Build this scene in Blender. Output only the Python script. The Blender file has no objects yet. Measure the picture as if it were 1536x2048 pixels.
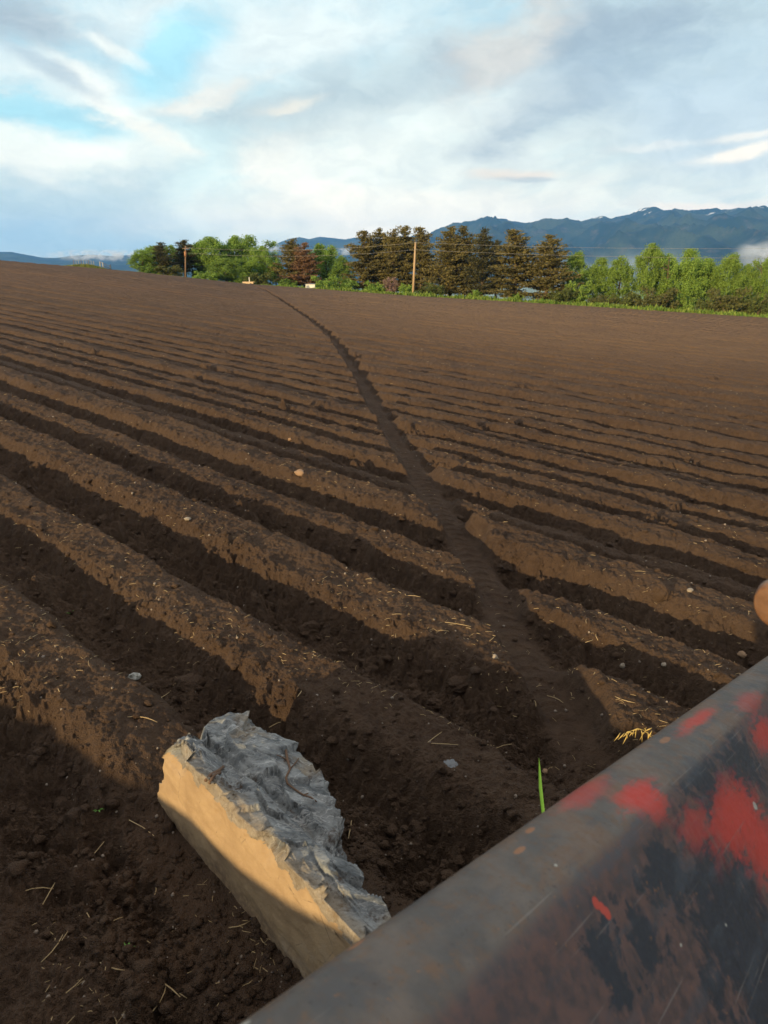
import bpy, bmesh, math, random
import numpy as np
from mathutils import Vector, Matrix
random.seed(7)
rng = np.random.default_rng(7)
SC = bpy.context.scene
COL = SC.collection
R = math.radians

# ------------------------------------------------------------------ camera, sky, sun, exposure
F = 1384.0; CAM_H = 1.75; PITCH = math.atan((1024 - 561) / F)
cp, sp_ = math.cos(PITCH), math.sin(PITCH)
cam = bpy.data.cameras.new('camera'); cam_o = bpy.data.objects.new('camera', cam); COL.objects.link(cam_o)
cam.sensor_fit = 'VERTICAL'; cam.sensor_height = 36.0; cam.sensor_width = 27.0
cam.lens = 36.0 * F / 2048
cam.clip_start = 0.02; cam.clip_end = 60000
cam.dof.use_dof = True; cam.dof.focus_distance = 4.5; cam.dof.aperture_fstop = 7.0
cam_o.location = (0, 0, CAM_H); cam_o.rotation_euler = (R(90) - PITCH, 0, 0)
SC.camera = cam_o

SUN_AZ, SUN_EL = 37.0, 10.0      # the way the light travels (compass from +Y), and the sun's height
sun = bpy.data.lights.new('sun', 'SUN'); sun.energy = 5.0; sun.angle = R(0.6); sun.color = (1.0, 0.75, 0.41)
sun_o = bpy.data.objects.new('sun', sun); COL.objects.link(sun_o)
LV = Vector((math.sin(R(SUN_AZ)) * math.cos(R(SUN_EL)), math.cos(R(SUN_AZ)) * math.cos(R(SUN_EL)), -math.sin(R(SUN_EL))))
sun_o.rotation_euler = LV.to_track_quat('-Z', 'Y').to_euler()

SC.view_settings.view_transform = 'Standard'; SC.view_settings.look = 'None'
SC.view_settings.exposure = 0.75; SC.view_settings.gamma = 1.0
SC.cycles.use_denoising = True
SC.cycles.max_bounces = 6; SC.cycles.diffuse_bounces = 3; SC.cycles.volume_bounces = 1
SC.cycles.transparent_max_bounces = 8
SC.cycles.volume_max_steps = 128

def ray(u, v):
    x, y = (u - 768) / F, (v - 1024) / F
    return np.array([x, cp - y * sp_, -(y * cp + sp_)])
def at(u, v, Y):
    r = ray(u, v); return np.array([0, 0, CAM_H]) + r * (Y / r[1])
def azel(u, v):
    r = ray(u, v); return math.degrees(math.atan2(r[0], r[1])), math.degrees(math.atan2(r[2], math.hypot(r[0], r[1])))

# node helpers
class NT:
    def __init__(s, tree): s.t = tree; s.n = tree.nodes; s.l = tree.links
    def node(s, typ, **kw):
        n = s.n.new(typ)
        for k, v in kw.items(): setattr(n, k, v)
        return n
    def put(s, sock, v):
        if v is None: return
        if hasattr(v, 'is_output'): s.l.new(v, sock)
        else: sock.default_value = v
    def m(s, op, a, b=None, c=None, clamp=False):
        n = s.node('ShaderNodeMath', operation=op, use_clamp=clamp)
        for i, v in enumerate((a, b, c)): s.put(n.inputs[i], v)
        return n.outputs[0]
    def vm(s, op, a, b=None):
        n = s.node('ShaderNodeVectorMath', operation=op)
        s.put(n.inputs[0], a); s.put(n.inputs[1], b)
        return n.outputs['Value'] if op in ('LENGTH', 'DISTANCE', 'DOT_PRODUCT') else n.outputs[0]
    def mix(s, f, a, b, mode='MIX'):
        n = s.node('ShaderNodeMix', data_type='RGBA', blend_type=mode)
        c4 = lambda c: c if hasattr(c, 'is_output') else (*c, 1)[:4]
        s.put(n.inputs['Factor'], f); s.put(n.inputs['A'], c4(a)); s.put(n.inputs['B'], c4(b))
        return [o for o in n.outputs if o.type == 'RGBA'][0]
    def noise(s, vec, scale, detail=4, rough=.55, dist=0., out='Fac'):
        n = s.node('ShaderNodeTexNoise'); s.put(n.inputs['Vector'], vec)
        n.inputs['Scale'].default_value = scale; n.inputs['Detail'].default_value = detail
        n.inputs['Roughness'].default_value = rough; n.inputs['Distortion'].default_value = dist
        return n.outputs[out]
    def vor(s, vec, scale, feature='F1', out='Distance'):
        n = s.node('ShaderNodeTexVoronoi', feature=feature); s.put(n.inputs['Vector'], vec)
        n.inputs['Scale'].default_value = scale
        return n.outputs[out]
    def rng(s, v, a, b, c=0., d=1., smooth=True):
        n = s.node('ShaderNodeMapRange', interpolation_type='SMOOTHSTEP' if smooth else 'LINEAR')
        s.put(n.inputs['Value'], v)
        for k, x in zip(('From Min', 'From Max', 'To Min', 'To Max'), (a, b, c, d)): n.inputs[k].default_value = x
        return n.outputs[0]
    def comb(s, x, y, z=0.):
        n = s.node('ShaderNodeCombineXYZ')
        for i, v in enumerate((x, y, z)): s.put(n.inputs[i], v)
        return n.outputs[0]
    def sep(s, v):
        n = s.node('ShaderNodeSeparateXYZ'); s.put(n.inputs[0], v); return n.outputs
    def bump(s, h, strength=.5, dist=.01, normal=None):
        n = s.node('ShaderNodeBump'); n.inputs['Strength'].default_value = strength
        n.inputs['Distance'].default_value = dist; s.put(n.inputs['Height'], h)
        if normal is not None: s.put(n.inputs['Normal'], normal)
        return n.outputs[0]

def mat(name):
    m = bpy.data.materials.new(name); m.use_nodes = True; m.node_tree.nodes.clear()
    t = NT(m.node_tree); out = t.node('ShaderNodeOutputMaterial')
    return m, t, out
def pbsdf(t, out, color, rough=.9, normal=None, metal=0., spec=.3):
    p = t.node('ShaderNodeBsdfPrincipled')
    t.put(p.inputs['Base Color'], color if hasattr(color, 'is_output') else (*color, 1)[:4])
    t.put(p.inputs['Roughness'], rough); t.put(p.inputs['Metallic'], metal)
    p.inputs['Specular IOR Level'].default_value = spec
    if normal is not None: t.put(p.inputs['Normal'], normal)
    t.l.new(p.outputs[0], out.inputs[0]); return p

# the sky: physical sky with drifting cloud laid over it by compass direction and height
SKY_K = 7.6
def build_world():
    w = bpy.data.worlds.new('World'); SC.world = w; w.use_nodes = True
    t = NT(w.node_tree); t.n.clear()
    out = t.node('ShaderNodeOutputWorld'); bg = t.node('ShaderNodeBackground'); bg.inputs[1].default_value = 0.1
    t.l.new(bg.outputs[0], out.inputs[0])
    sky = t.node('ShaderNodeTexSky', sky_type='NISHITA', sun_disc=False)
    sky.sun_elevation = R(SUN_EL); sky.sun_rotation = R(SUN_AZ + 180)
    sky.air_density = 1.2; sky.dust_density = 0.6; sky.ozone_density = 2.5
    d = t.node('ShaderNodeTexCoord').outputs['Generated']
    x, y, z = t.sep(d)
    az = t.m('MULTIPLY', t.m('ARCTAN2', x, y), 57.2958)
    el = t.m('MULTIPLY', t.m('ARCSINE', z), 57.2958)
    P = t.comb(t.m('MULTIPLY', az, .05), t.m('MULTIPLY', el, .11))
    nw = t.noise(P, 1.6, 6, .6, out='Color'); nx, ny, nz = t.sep(nw)
    azw = t.m('ADD', az, t.m('MULTIPLY', t.m('SUBTRACT', nx, .5), 9.))
    elw = t.m('ADD', el, t.m('MULTIPLY', t.m('SUBTRACT', ny, .5), 6.))
    nf = t.noise(t.comb(t.m('MULTIPLY', az, .09), t.m('MULTIPLY', el, .19)), 2.0, 10, .6, .3)
    streak = t.noise(t.comb(t.m('ADD', t.m('MULTIPLY', az, .07), t.m('MULTIPLY', el, .10)), t.m('SUBTRACT', t.m('MULTIPLY', el, .42), t.m('MULTIPLY', az, .10))), 1.7, 8, .6, .8)
    def blob(u, v, su, sv, ang=0., amt=1., tex=.6, warp=1.0):
        a0, e0 = azel(u, v); sa = su / 24.0; se = sv / 24.0
        A = azw if warp == 1 else t.m('ADD', az, t.m('MULTIPLY', t.m('SUBTRACT', nx, .5), 13. * warp)); E = elw if warp == 1 else t.m('ADD', el, t.m('MULTIPLY', t.m('SUBTRACT', ny, .5), 8. * warp))
        dx = t.m('SUBTRACT', A, a0); dy = t.m('SUBTRACT', E, e0)
        c, s = math.cos(R(ang)), math.sin(R(ang))
        px = t.m('DIVIDE', t.m('ADD', t.m('MULTIPLY', dx, c), t.m('MULTIPLY', dy, s)), sa)
        py = t.m('DIVIDE', t.m('SUBTRACT', t.m('MULTIPLY', dy, c), t.m('MULTIPLY', dx, s)), se)
        q = t.m('ADD', t.m('MULTIPLY', px, px), t.m('MULTIPLY', py, py))
        g = t.m('EXPONENT', t.m('MULTIPLY', q, -1.0))
        if tex:
            g = t.m('ADD', g, t.m('MULTIPLY', t.m('MULTIPLY', t.m('SUBTRACT', nf, .5), tex * 2.0), t.rng(g, 0.02, .4)))
        return t.m('MULTIPLY', t.rng(g, .02, .95), amt)
    K = lambda r, g, b: (r * SKY_K, g * SKY_K, b * SKY_K)
    hi = t.rng(el, 17., 34.)
    back = t.rng(y, -.15, .35, 1., 0.)
    grad = t.mix(t.rng(el, 0., 16.), K(.50, .68, .82), K(.46, .72, .90))
    col = t.mix(.75, sky.outputs[0], grad)
    veil = t.m('MULTIPLY', t.rng(el, 26., 3.), t.rng(az, -26., 2., .40, 1.))
    veil = t.m('MULTIPLY', veil, t.rng(streak, .30, .64, .45, 1.))
    col = t.mix(t.m('MULTIPLY', veil, .9), col, K(.80, .89, .91))
    def layer(c, *a, **k):
        nonlocal col
        col = t.mix(blob(*a, **k), col, K(*c))
    layer((.40, .58, .74), 60, 430, 420, 90, 0, .8, .5)              # blue-grey low left
    layer((.32, .52, .72), 60, 490, 420, 30, 0, .7, .4)
    layer((.86, .94, .97), 80, 310, 330, 46, 4, .9, .5)              # white band left
    layer((.36, .70, .90), 90, 228, 170, 34, -4, .9, .5)             # blue gaps

    layer((.52, .82, .96), 440, 330, 130, 90, 60, .6, .5)
    layer((.60, .84, .95), 800, 320, 150, 50, 10, .6, .6)
    layer((.95, .95, .93), 225, 215, 150, 26, -36, .95, .8)          # white streaks
    layer((.92, .95, .97), 130, 160, 170, 36, -10, .6, .9)
    layer((.96, .96, .94), 530, 315, 80, 36, 38, .8, .9)
    layer((.95, .95, .91), 640, 395, 150, 32, -28, .8, .8)
    layer((.93, .96, .95), 800, 430, 420, 50, 0, .85, .4)
    layer((.84, .92, .95), 820, 330, 330, 60, 6, .75, .5)             # bright low band
    layer((.38, .46, .56), 60, 42, 130, 36, -8, 1., .8, warp=.3)    # grey scraps top left
    layer((.46, .56, .67), 110, 145, 90, 15, -24, .75, .9, warp=.3)
    layer((.86, .90, .93), 520, 60, 330, 90, 0, .8, .5)              # lit top of the bank
    layer((.54, .64, .72), 1330, 130, 430, 160, 8, .92, .45)         # the big grey bank
    layer((.57, .66, .72), 840, 150, 420, 58, 17, .85, .6)
    layer((.48, .58, .66), 600, 216, 210, 26, 5, .95, .6, warp=.35)
    layer((.36, .44, .55), 1190, 60, 260, 60, 10, .85, .9)
    layer((.35, .44, .56), 1140, 175, 200, 44, 22, .8, .9)
    layer((.72, .68, .66), 1010, 92, 120, 50, 30, .8, .8, warp=.6)   # warm lit hollow
    layer((.38, .75, .95), 350, 112, 110, 46, 38, .85, .7, warp=.4)
    layer((.96, .97, .96), 235, 95, 60, 12, -20, .7, .9, warp=.4)
    layer((.84, .82, .80), 410, 188, 110, 20, 14, .8, .8)
    layer((.86, .81, .74), 575, 218, 55, 10, 8, .7, .8, warp=.4)
    layer((.50, .63, .78), 1480, 230, 220, 105, 0, .85, .3)
    layer((.84, .91, .94), 800, 262, 300, 40, 14, .6, .4)
    layer((.78, .74, .70), 1025, 350, 75, 10, -2, .9, .7, warp=.3)   # small low clouds
    layer((.44, .55, .66), 1050, 359, 50, 6, -2, .7, .7, warp=.3)
    layer((.92, .91, .89), 1490, 303, 75, 10, 6, 1., .5, warp=.3)
    layer((.80, .83, .86), 1505, 270, 60, 7, 0, .9, .4, warp=.3)
    layer((.74, .80, .86), 1300, 290, 100, 8, 5, .6, .8, warp=.5)
    layer((.88, .86, .83), 1420, 410, 110, 8, 0, .9, .7, warp=.4)
    n8 = t.noise(t.comb(t.m('MULTIPLY', azw, .085), t.m('MULTIPLY', elw, .15)), 3.6, 10, .62, .5)
    col = t.mix(1., col, t.comb(*[t.rng(n8, .28, .72, lo, h) for lo, h in ((.90, 1.075), (.91, 1.065), (.925, 1.05))]), 'MULTIPLY')
    col = t.mix(1., col, t.comb(t.rng(el, 3., 14., 1.55, 1.0, False), t.rng(el, 3., 14., 1.29, 1.0, False), t.rng(el, 3., 14., .97, .905, False)), 'MULTIPLY')
    col = t.mix(hi, col, K(.98, .95, .92))
    col = t.mix(t.m('MULTIPLY', back, .85), col, K(.62, .60, .58))
    t.l.new(col, bg.inputs[0])
build_world()

# ------------------------------------------------------------------ numpy helpers
def _h2(ix, iy, seed):
    h = (ix.astype(np.int64) * 374761393 + iy.astype(np.int64) * 668265263 + seed * 974634777) & 0xFFFFFFFF
    h = ((h ^ (h >> 13)) * 1274126177) & 0xFFFFFFFF
    h = ((h ^ (h >> 15)) * 2246822519) & 0xFFFFFFFF
    return ((h ^ (h >> 16)) & 0xFFFFFF) / float(0x1000000)
def perlin(x, y, seed=0):
    ix = np.floor(x); iy = np.floor(y); fx = x - ix; fy = y - iy
    u = fx * fx * fx * (fx * (fx * 6 - 15) + 10); v = fy * fy * fy * (fy * (fy * 6 - 15) + 10)
    def g(dx, dy):
        a = _h2(ix + dx, iy + dy, seed) * 6.2831853
        return np.cos(a) * (fx - dx) + np.sin(a) * (fy - dy)
    a, b, c, d = g(0, 0), g(1, 0), g(0, 1), g(1, 1)
    return ((a + u * (b - a)) + v * ((c + u * (d - c)) - (a + u * (b - a)))) * 1.4
def fbm(x, y, octs, seed=0, gain=.5):
    s = np.zeros_like(x); a = 1.
    for i in range(octs):
        s += a * perlin(x, y, seed + i * 17); x = x * 2.03 + 5.1; y = y * 2.03 - 3.7; a *= gain
    return s
def lumps(x, y, seed, keep=1.0):
    """rounded clods: one dome per cell, of random size"""
    ix = np.floor(x); iy = np.floor(y); best = np.zeros_like(x)
    for dx in (-1, 0, 1):
        for dy in (-1, 0, 1):
            cx, cy = ix + dx, iy + dy
            px = cx + _h2(cx, cy, seed); py = cy + _h2(cx, cy, seed + 5)
            rad = .25 + .55 * _h2(cx, cy, seed + 9) ** 2
            on = _h2(cx, cy, seed + 13) < keep
            q = 1 - ((x - px) ** 2 + (y - py) ** 2) / rad ** 2
            best = np.maximum(best, np.where(on, np.sqrt(np.clip(q, 0, 1)) * rad, 0))
    return best
def sstep(a, b, x):
    t = np.clip((x - a) / (b - a), 0, 1); return t * t * (3 - 2 * t)

def mesh_np(name, V, Fa, material=None, smooth=False, parent=None):
    """V (n,3), Fa (m,k) with k 3 or 4"""
    V = np.asarray(V, dtype=np.float32); Fa = np.asarray(Fa, dtype=np.int32)
    me = bpy.data.meshes.new(name); k = Fa.shape[1]
    me.vertices.add(len(V)); me.vertices.foreach_set('co', V.ravel())
    me.loops.add(Fa.size); me.loops.foreach_set('vertex_index', Fa.ravel())
    me.polygons.add(len(Fa)); me.polygons.foreach_set('loop_start', np.arange(0, Fa.size, k, dtype=np.int32))
    try: me.polygons.foreach_set('loop_total', np.full(len(Fa), k, dtype=np.int32))
    except Exception: pass
    if smooth: me.polygons.foreach_set('use_smooth', np.ones(len(Fa), dtype=bool))
    me.update(calc_edges=True); me.validate()
    if material: me.materials.append(material)
    o = bpy.data.objects.new(name, me); COL.objects.link(o)
    if parent: o.parent = parent
    return o
def grid_faces(nr, nc, wrap=False):
    i = np.arange(nr - 1)[:, None]; j = np.arange(nc if wrap else nc - 1)[None, :]
    j2 = (j + 1) % nc
    return np.stack([i * nc + j, i * nc + j2, (i + 1) * nc + j2, (i + 1) * nc + j], -1).reshape(-1, 4)
def tag(o, label=None, cat=None, group=None, kind=None):
    if label: o['label'] = label
    if cat: o['category'] = cat
    if group: o['group'] = group
    if kind: o['kind'] = kind
    return o
def empty(name, loc, rz=0., label=None, cat=None, group=None):
    o = bpy.data.objects.new(name, None); COL.objects.link(o); o.location = loc; o.rotation_euler = (0, 0, rz)
    o.empty_display_size = .2
    return tag(o, label, cat, group)
class MB:
    """collects boxes, tubes and lumps, then links them as one mesh"""
    def __init__(s): s.V = []; s.Q = []; s.n = 0
    def add(s, V, Q):
        V = np.asarray(V, float); s.V.append(V); s.Q.extend([[i + s.n for i in q] for q in Q]); s.n += len(V)
    def box(s, c, d, rz=0.):
        c = np.array(c, float); d = np.array(d, float) / 2
        V = np.array([[x, y, z] for x in (-1, 1) for y in (-1, 1) for z in (-1, 1)]) * d
        cr, sr = math.cos(rz), math.sin(rz); V = V @ np.array([[cr, sr, 0], [-sr, cr, 0], [0, 0, 1]]) + c
        s.add(V, [(0, 1, 3, 2), (4, 6, 7, 5), (0, 4, 5, 1), (2, 3, 7, 6), (0, 2, 6, 4), (1, 5, 7, 3)])
    def tube(s, pts, rad, n=6, caps=True):
        pts = [np.array(p, float) for p in pts]; k = len(pts)
        rad = [rad] * k if np.isscalar(rad) else rad
        V = []; prev = None
        for i, p in enumerate(pts):
            d = pts[min(i + 1, k - 1)] - pts[max(i - 1, 0)]; d /= (np.linalg.norm(d) + 1e-9)
            a = prev if prev is not None else np.array([1., 0, 0] if abs(d[0]) < .8 else [0, 1., 0])
            a = a - d * (a @ d); a /= np.linalg.norm(a); b = np.cross(d, a); prev = a
            for j in range(n):
                th = 2 * math.pi * j / n; V.append(p + rad[i] * (a * math.cos(th) + b * math.sin(th)))
        Q = [(i * n + j, i * n + (j + 1) % n, (i + 1) * n + (j + 1) % n, (i + 1) * n + j) for i in range(k - 1) for j in range(n)]
        if caps: Q += [tuple(range(n))[::-1], tuple((k - 1) * n + j for j in range(n))]
        s.add(V, Q)
    def build(s, name, material, parent=None, smooth=False):
        me = bpy.data.meshes.new(name); me.from_pydata(np.concatenate(s.V).tolist(), [], s.Q); me.update()
        if smooth:
            for p in me.polygons: p.use_smooth = True
        me.materials.append(material); o = bpy.data.objects.new(name, me); COL.objects.link(o)
        if parent: o.parent = parent
        return o

# ------------------------------------------------------------------ terrain
TX = np.array([-1.2, -.526, -.34, -.19, .041, .23, .526, 1.2])
DY = np.array([80, 113, 118, 125, 115, 105, 95, 70.])
DZ = np.array([.5, .54, .15, -.73, -.74, -.40, -.19, -.1])
def edge_r(tx):
    return np.interp(tx, TX, DY) * np.sqrt(1 + tx * tx)
def base_z(x, y):
    tx = x / np.maximum(y, .5); q = np.clip(y, 0, None) / np.interp(tx, TX, DY)
    return -.0631 * np.clip(x, -140, 140) + np.interp(tx, TX, DZ) * np.clip(q, 0, 1.15) ** 2
PBx, PBy = .6675, .7447
T0 = [-4.0, -3.3, -2.6, -1.9, -1.2, -.5, .08, .52, 1.27, 1.95, 2.74, 3.34, 4.10, 4.46, 5.06, 5.6, 6.06, 6.68, 7.02, 7.5, 8.06, 8.6]
_b = T0[-1]; _k = 0
while _b < 190:
    _b += (.72, 1.0)[_k % 2] * (1 + .12 * math.sin(_k * 2.7) + .05 * math.sin(_k * .61)); _k += 1; T0.append(_b)
_b = T0[0]
while _b > -140: _b -= .8; T0.insert(0, _b)
TR = np.array(T0)
RH = .178 * np.clip(np.diff(TR) / .68, .3, 1.15) ** .75
TRACK = np.array([(.95, 1.2), (.80, 1.95), (.76, 2.41), (.70, 2.75), (.66, 3.4), (.60, 4.07), (.47, 5.0), (.35, 5.99), (.22, 7.08), (-.02, 8.89), (-.38, 12.2), (-1.13, 18.2), (-1.93, 23.3), (-2.7, 27.4), (-4.56, 36.9), (-8.12, 53.9), (-14.1, 82.5), (-21.6, 117.4), (-24, 126)])
def field_parts(x, y):
    """height of the ridges and clods over the smooth hill"""
    r = np.hypot(x, y)
    b = x * PBx + y * PBy; a = -x * PBy + y * PBx
    near = np.exp(-r / 14.)
    b = b + .05 * fbm(a * .55, b * .5, 2, 3) * near + .022 * fbm(a * 2.6, b * 2.2, 2, 4) * near + .10 * perlin(a * .05, b * .02, 9)
    b = b + (.016 * perlin(a * 8, b * 8, 5) + .012 * perlin(a * 18, b * 18, 6) + .007 * perlin(a * 38, b * 38, 7)) * np.exp(-r / 9.)
    i = np.clip(np.searchsorted(TR, b) - 1, 0, len(RH) - 1)
    w = TR[i + 1] - TR[i]; u = (b - TR[i]) / w
    prof = sstep(.20, .47, u) * (1 - sstep(.77, .99, u)) * (.86 + .18 * u - (1 - u) * .34 * sstep(9, 30, r))
    hh = RH[i] * (1 + .12 * perlin(a * .4, i * 3.3, 21))
    # trampled, half-levelled ground in the near corner
    tr = (1 - sstep(.45, .72, b)) * (1 - sstep(3., 5., r))
    ridge = prof * hh * (1 - .75 * tr)
    far = sstep(18, 80, r); ridge = ridge * (1 + 1.7 * far)
    # wheel track cut through the ridges
    o = np.argsort(TRACK[:, 1]); ty = TRACK[o, 1]; txx = TRACK[o, 0]
    sl = np.gradient(txx, ty); ss = np.interp(y, ty, sl)
    off = (x - np.interp(y, ty, txx)) / np.sqrt(1 + ss * ss)
    wob = .03 * perlin(y * 1.7, x * 0, 31)
    hw = .062 + .015 * perlin(y * .9, y * 0 + 4., 32)
    inside = (1 - sstep(hw, hw + .105 + .045 * perlin(y * 5, x * 3, 34), np.abs(off + wob))) * sstep(1.7, 2.5, y)
    ridge = ridge * (1 - inside) + inside * (.045 - .075 * sstep(6, 16, r))
    tread = inside * (1 - sstep(8, 14, r)) * .010 * (np.clip(np.sin(6.2832 * (y / .10 + np.abs(off) * 5.0)), -.3, .6) + .6 * perlin(x * 9, y * 9, 35)) * sstep(.02, .1, hw - np.abs(off) + .06)
    trough = np.clip(1 - prof / .6, 0, 1) * (1 - inside)
    crumb = np.clip(1 - np.abs(u - .33) / .2, 0, 1) * (1 - inside)
    return ridge, tread, trough, crumb, inside, r, a, b, tr
def field_z(x, y, detail=True):
    x = np.asarray(x, float); y = np.asarray(y, float)
    ridge, tread, trough, crumb, inside, r, a, b, tr = field_parts(x, y)
    z = base_z(x, y) + ridge + tread
    calm = 1 - .75 * inside
    rough = (.62 + 1.3 * trough * (.5 + .9 * np.clip(perlin(x * .9, y * .9, 77) + .25, 0, 1)) + 1.0 * crumb + .8 * tr) * calm
    z += .020 * fbm(x * 2.2, y * 2.2, 2, 40) * calm
    if detail:
        for fq, am, rmax in ((4, .017, 120), (9, .018, 60), (19, .016, 32), (40, .011, 17), (85, .0065, 8)):
            m = r < rmax
            if m.any():
                fade = 1 - sstep(rmax * .5, rmax, r[m])
                z[m] += am * rough[m] * fade * perlin(x[m] * fq, y[m] * fq, 50 + fq)
        for fq, am, keep, rmax in ((4.5, .6, .20, 30), (9., .6, .22, 16), (17., .62, .30, 12), (34., .62, .33, 7), (75., .6, .35, 4.5)):
            m = r < rmax
            if m.any():
                fade = 1 - sstep(rmax * .55, rmax, r[m])
                gate = 1.9 * np.clip(trough[m] * 1.0 + crumb[m] * (.45 if fq > 8 else .1) + tr[m] * .6 + (.22 if fq > 30 else .03), 0, 1.1) * calm[m]
                gate *= np.clip(.35 + 1.6 * perlin(x[m] * 1.6 + 3, y[m] * 1.6, 88), 0, 1)
                z[m] += am / fq * gate * fade * lumps(x[m] * fq, y[m] * fq, 60 + int(fq), keep)
    # dug hollow the slab lies in
    dx, dy = x + .36, y - 1.58
    s_ = dx * .695 - dy * .72; e_ = dx * .72 + dy * .695
    hol = np.exp(-(s_ / .62) ** 4 - ((e_ - .02) / .40) ** 4)
    z -= hol * (np.clip(z - (base_z(x, y) + .015), 0, .4)) * .85
    return z
def hit(u, v):
    """where a sight line meets the soil"""
    r = ray(u, v); t = 1.0 * 1.004 ** np.arange(900)
    P = np.array([0, 0, CAM_H]) + t[:, None] * r; dz = P[:, 2] - field_z(P[:, 0], P[:, 1])
    k = max(1, int(np.argmax(dz < 0))); f = dz[k - 1] / (dz[k - 1] - dz[k] + 1e-9)
    p = P[k - 1] + (P[k] - P[k - 1]) * min(max(f, 0), 1); zf = float(field_z(p[:1], p[1:2])[0])
    return np.array([p[0], p[1], zf])

def soil_material():
    m, t, out = mat('soil')
    g = t.node('ShaderNodeNewGeometry').outputs['Position']
    n1 = t.noise(g, .9, 5, .6); n2 = t.noise(g, 14., 6, .65); n3 = t.noise(g, 120., 4, .7); n4 = t.noise(g, .06, 3, .5)
    c = t.mix(t.rng(n2, .3, .7), (.066, .041, .027), (.106, .067, .043))
    c = t.mix(t.m('MULTIPLY', t.rng(n1, .35, .7), .6), c, (.125, .081, .052))
    c = t.mix(t.m('MULTIPLY', t.rng(n4, .4, .65), .4), c, (.108, .066, .044))
    c = t.mix(t.m('MULTIPLY', t.rng(n3, .62, .8), .55), c, (.15, .108, .074))
    px, py, pz = t.sep(g)
    dry = t.m('MULTIPLY', t.rng(py, 9., 26.), t.rng(t.m('ADD', px, t.m('MULTIPLY', py, .16)), -4., 12.))  # far right rows: warmth of the low sun painted into the soil colour
    c = t.mix(t.m('MULTIPLY', dry, t.rng(n1, .2, .8, .55, .95)), c, (.172, .106, .060))
    v = t.vor(g, 260.); spk = t.rng(t.noise(g, 330., 1, .5), .74, .80)
    c = t.mix(t.m('MULTIPLY', spk, .5), c, (.22, .17, .12))
    bh = t.m('ADD', t.m('ADD', t.m('MULTIPLY', n3, .5), t.m('MULTIPLY', t.noise(g, 42., 5, .7), 1.1)), t.m('MULTIPLY', n2, 1.2))
    bh = t.m('ADD', bh, t.m('MULTIPLY', v, -.35))
    pbsdf(t, out, c, .95, t.bump(bh, .9, .035), spec=.15)
    return m
SOIL = soil_material()

def build_field():
    # angular steps: fine ahead, coarse elsewhere
    fine = np.linspace(R(-36), R(36), 1150)
    side = R(36) + np.cumsum(np.full(60, R(.9)) * np.linspace(.2, 2.2, 60)); side = side[side < R(100)]
    ang = np.concatenate([-side[::-1], fine, side])
    tt = np.concatenate([np.linspace(0, .158, 60, endpoint=False), np.linspace(.158, .515, 1650, endpoint=False), np.linspace(.515, 1, 840)])
    nr = len(tt)
    tx = np.tan(np.clip(ang, R(-50), R(50))); Re = edge_r(tx)
    r0 = .55
    rad = r0 * (Re[None, :] / r0) ** (tt[:, None])
    X = rad * np.sin(ang)[None, :]; Y = rad * np.cos(ang)[None, :]
    Z = np.empty_like(X)
    for i in range(0, nr, 250):
        Z[i:i + 250] = field_z(X[i:i + 250].ravel(), Y[i:i + 250].ravel()).reshape(-1, len(ang))
    V = np.stack([X, Y, Z], -1).reshape(-1, 3)
    Q = grid_faces(nr, len(ang))[:, ::-1]
    o = mesh_np('ploughed_field', V, Q, SOIL, smooth=True)
    return tag(o, 'dark brown ridged field crossed by a wheel track', 'field', kind='structure')
build_field()

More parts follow.
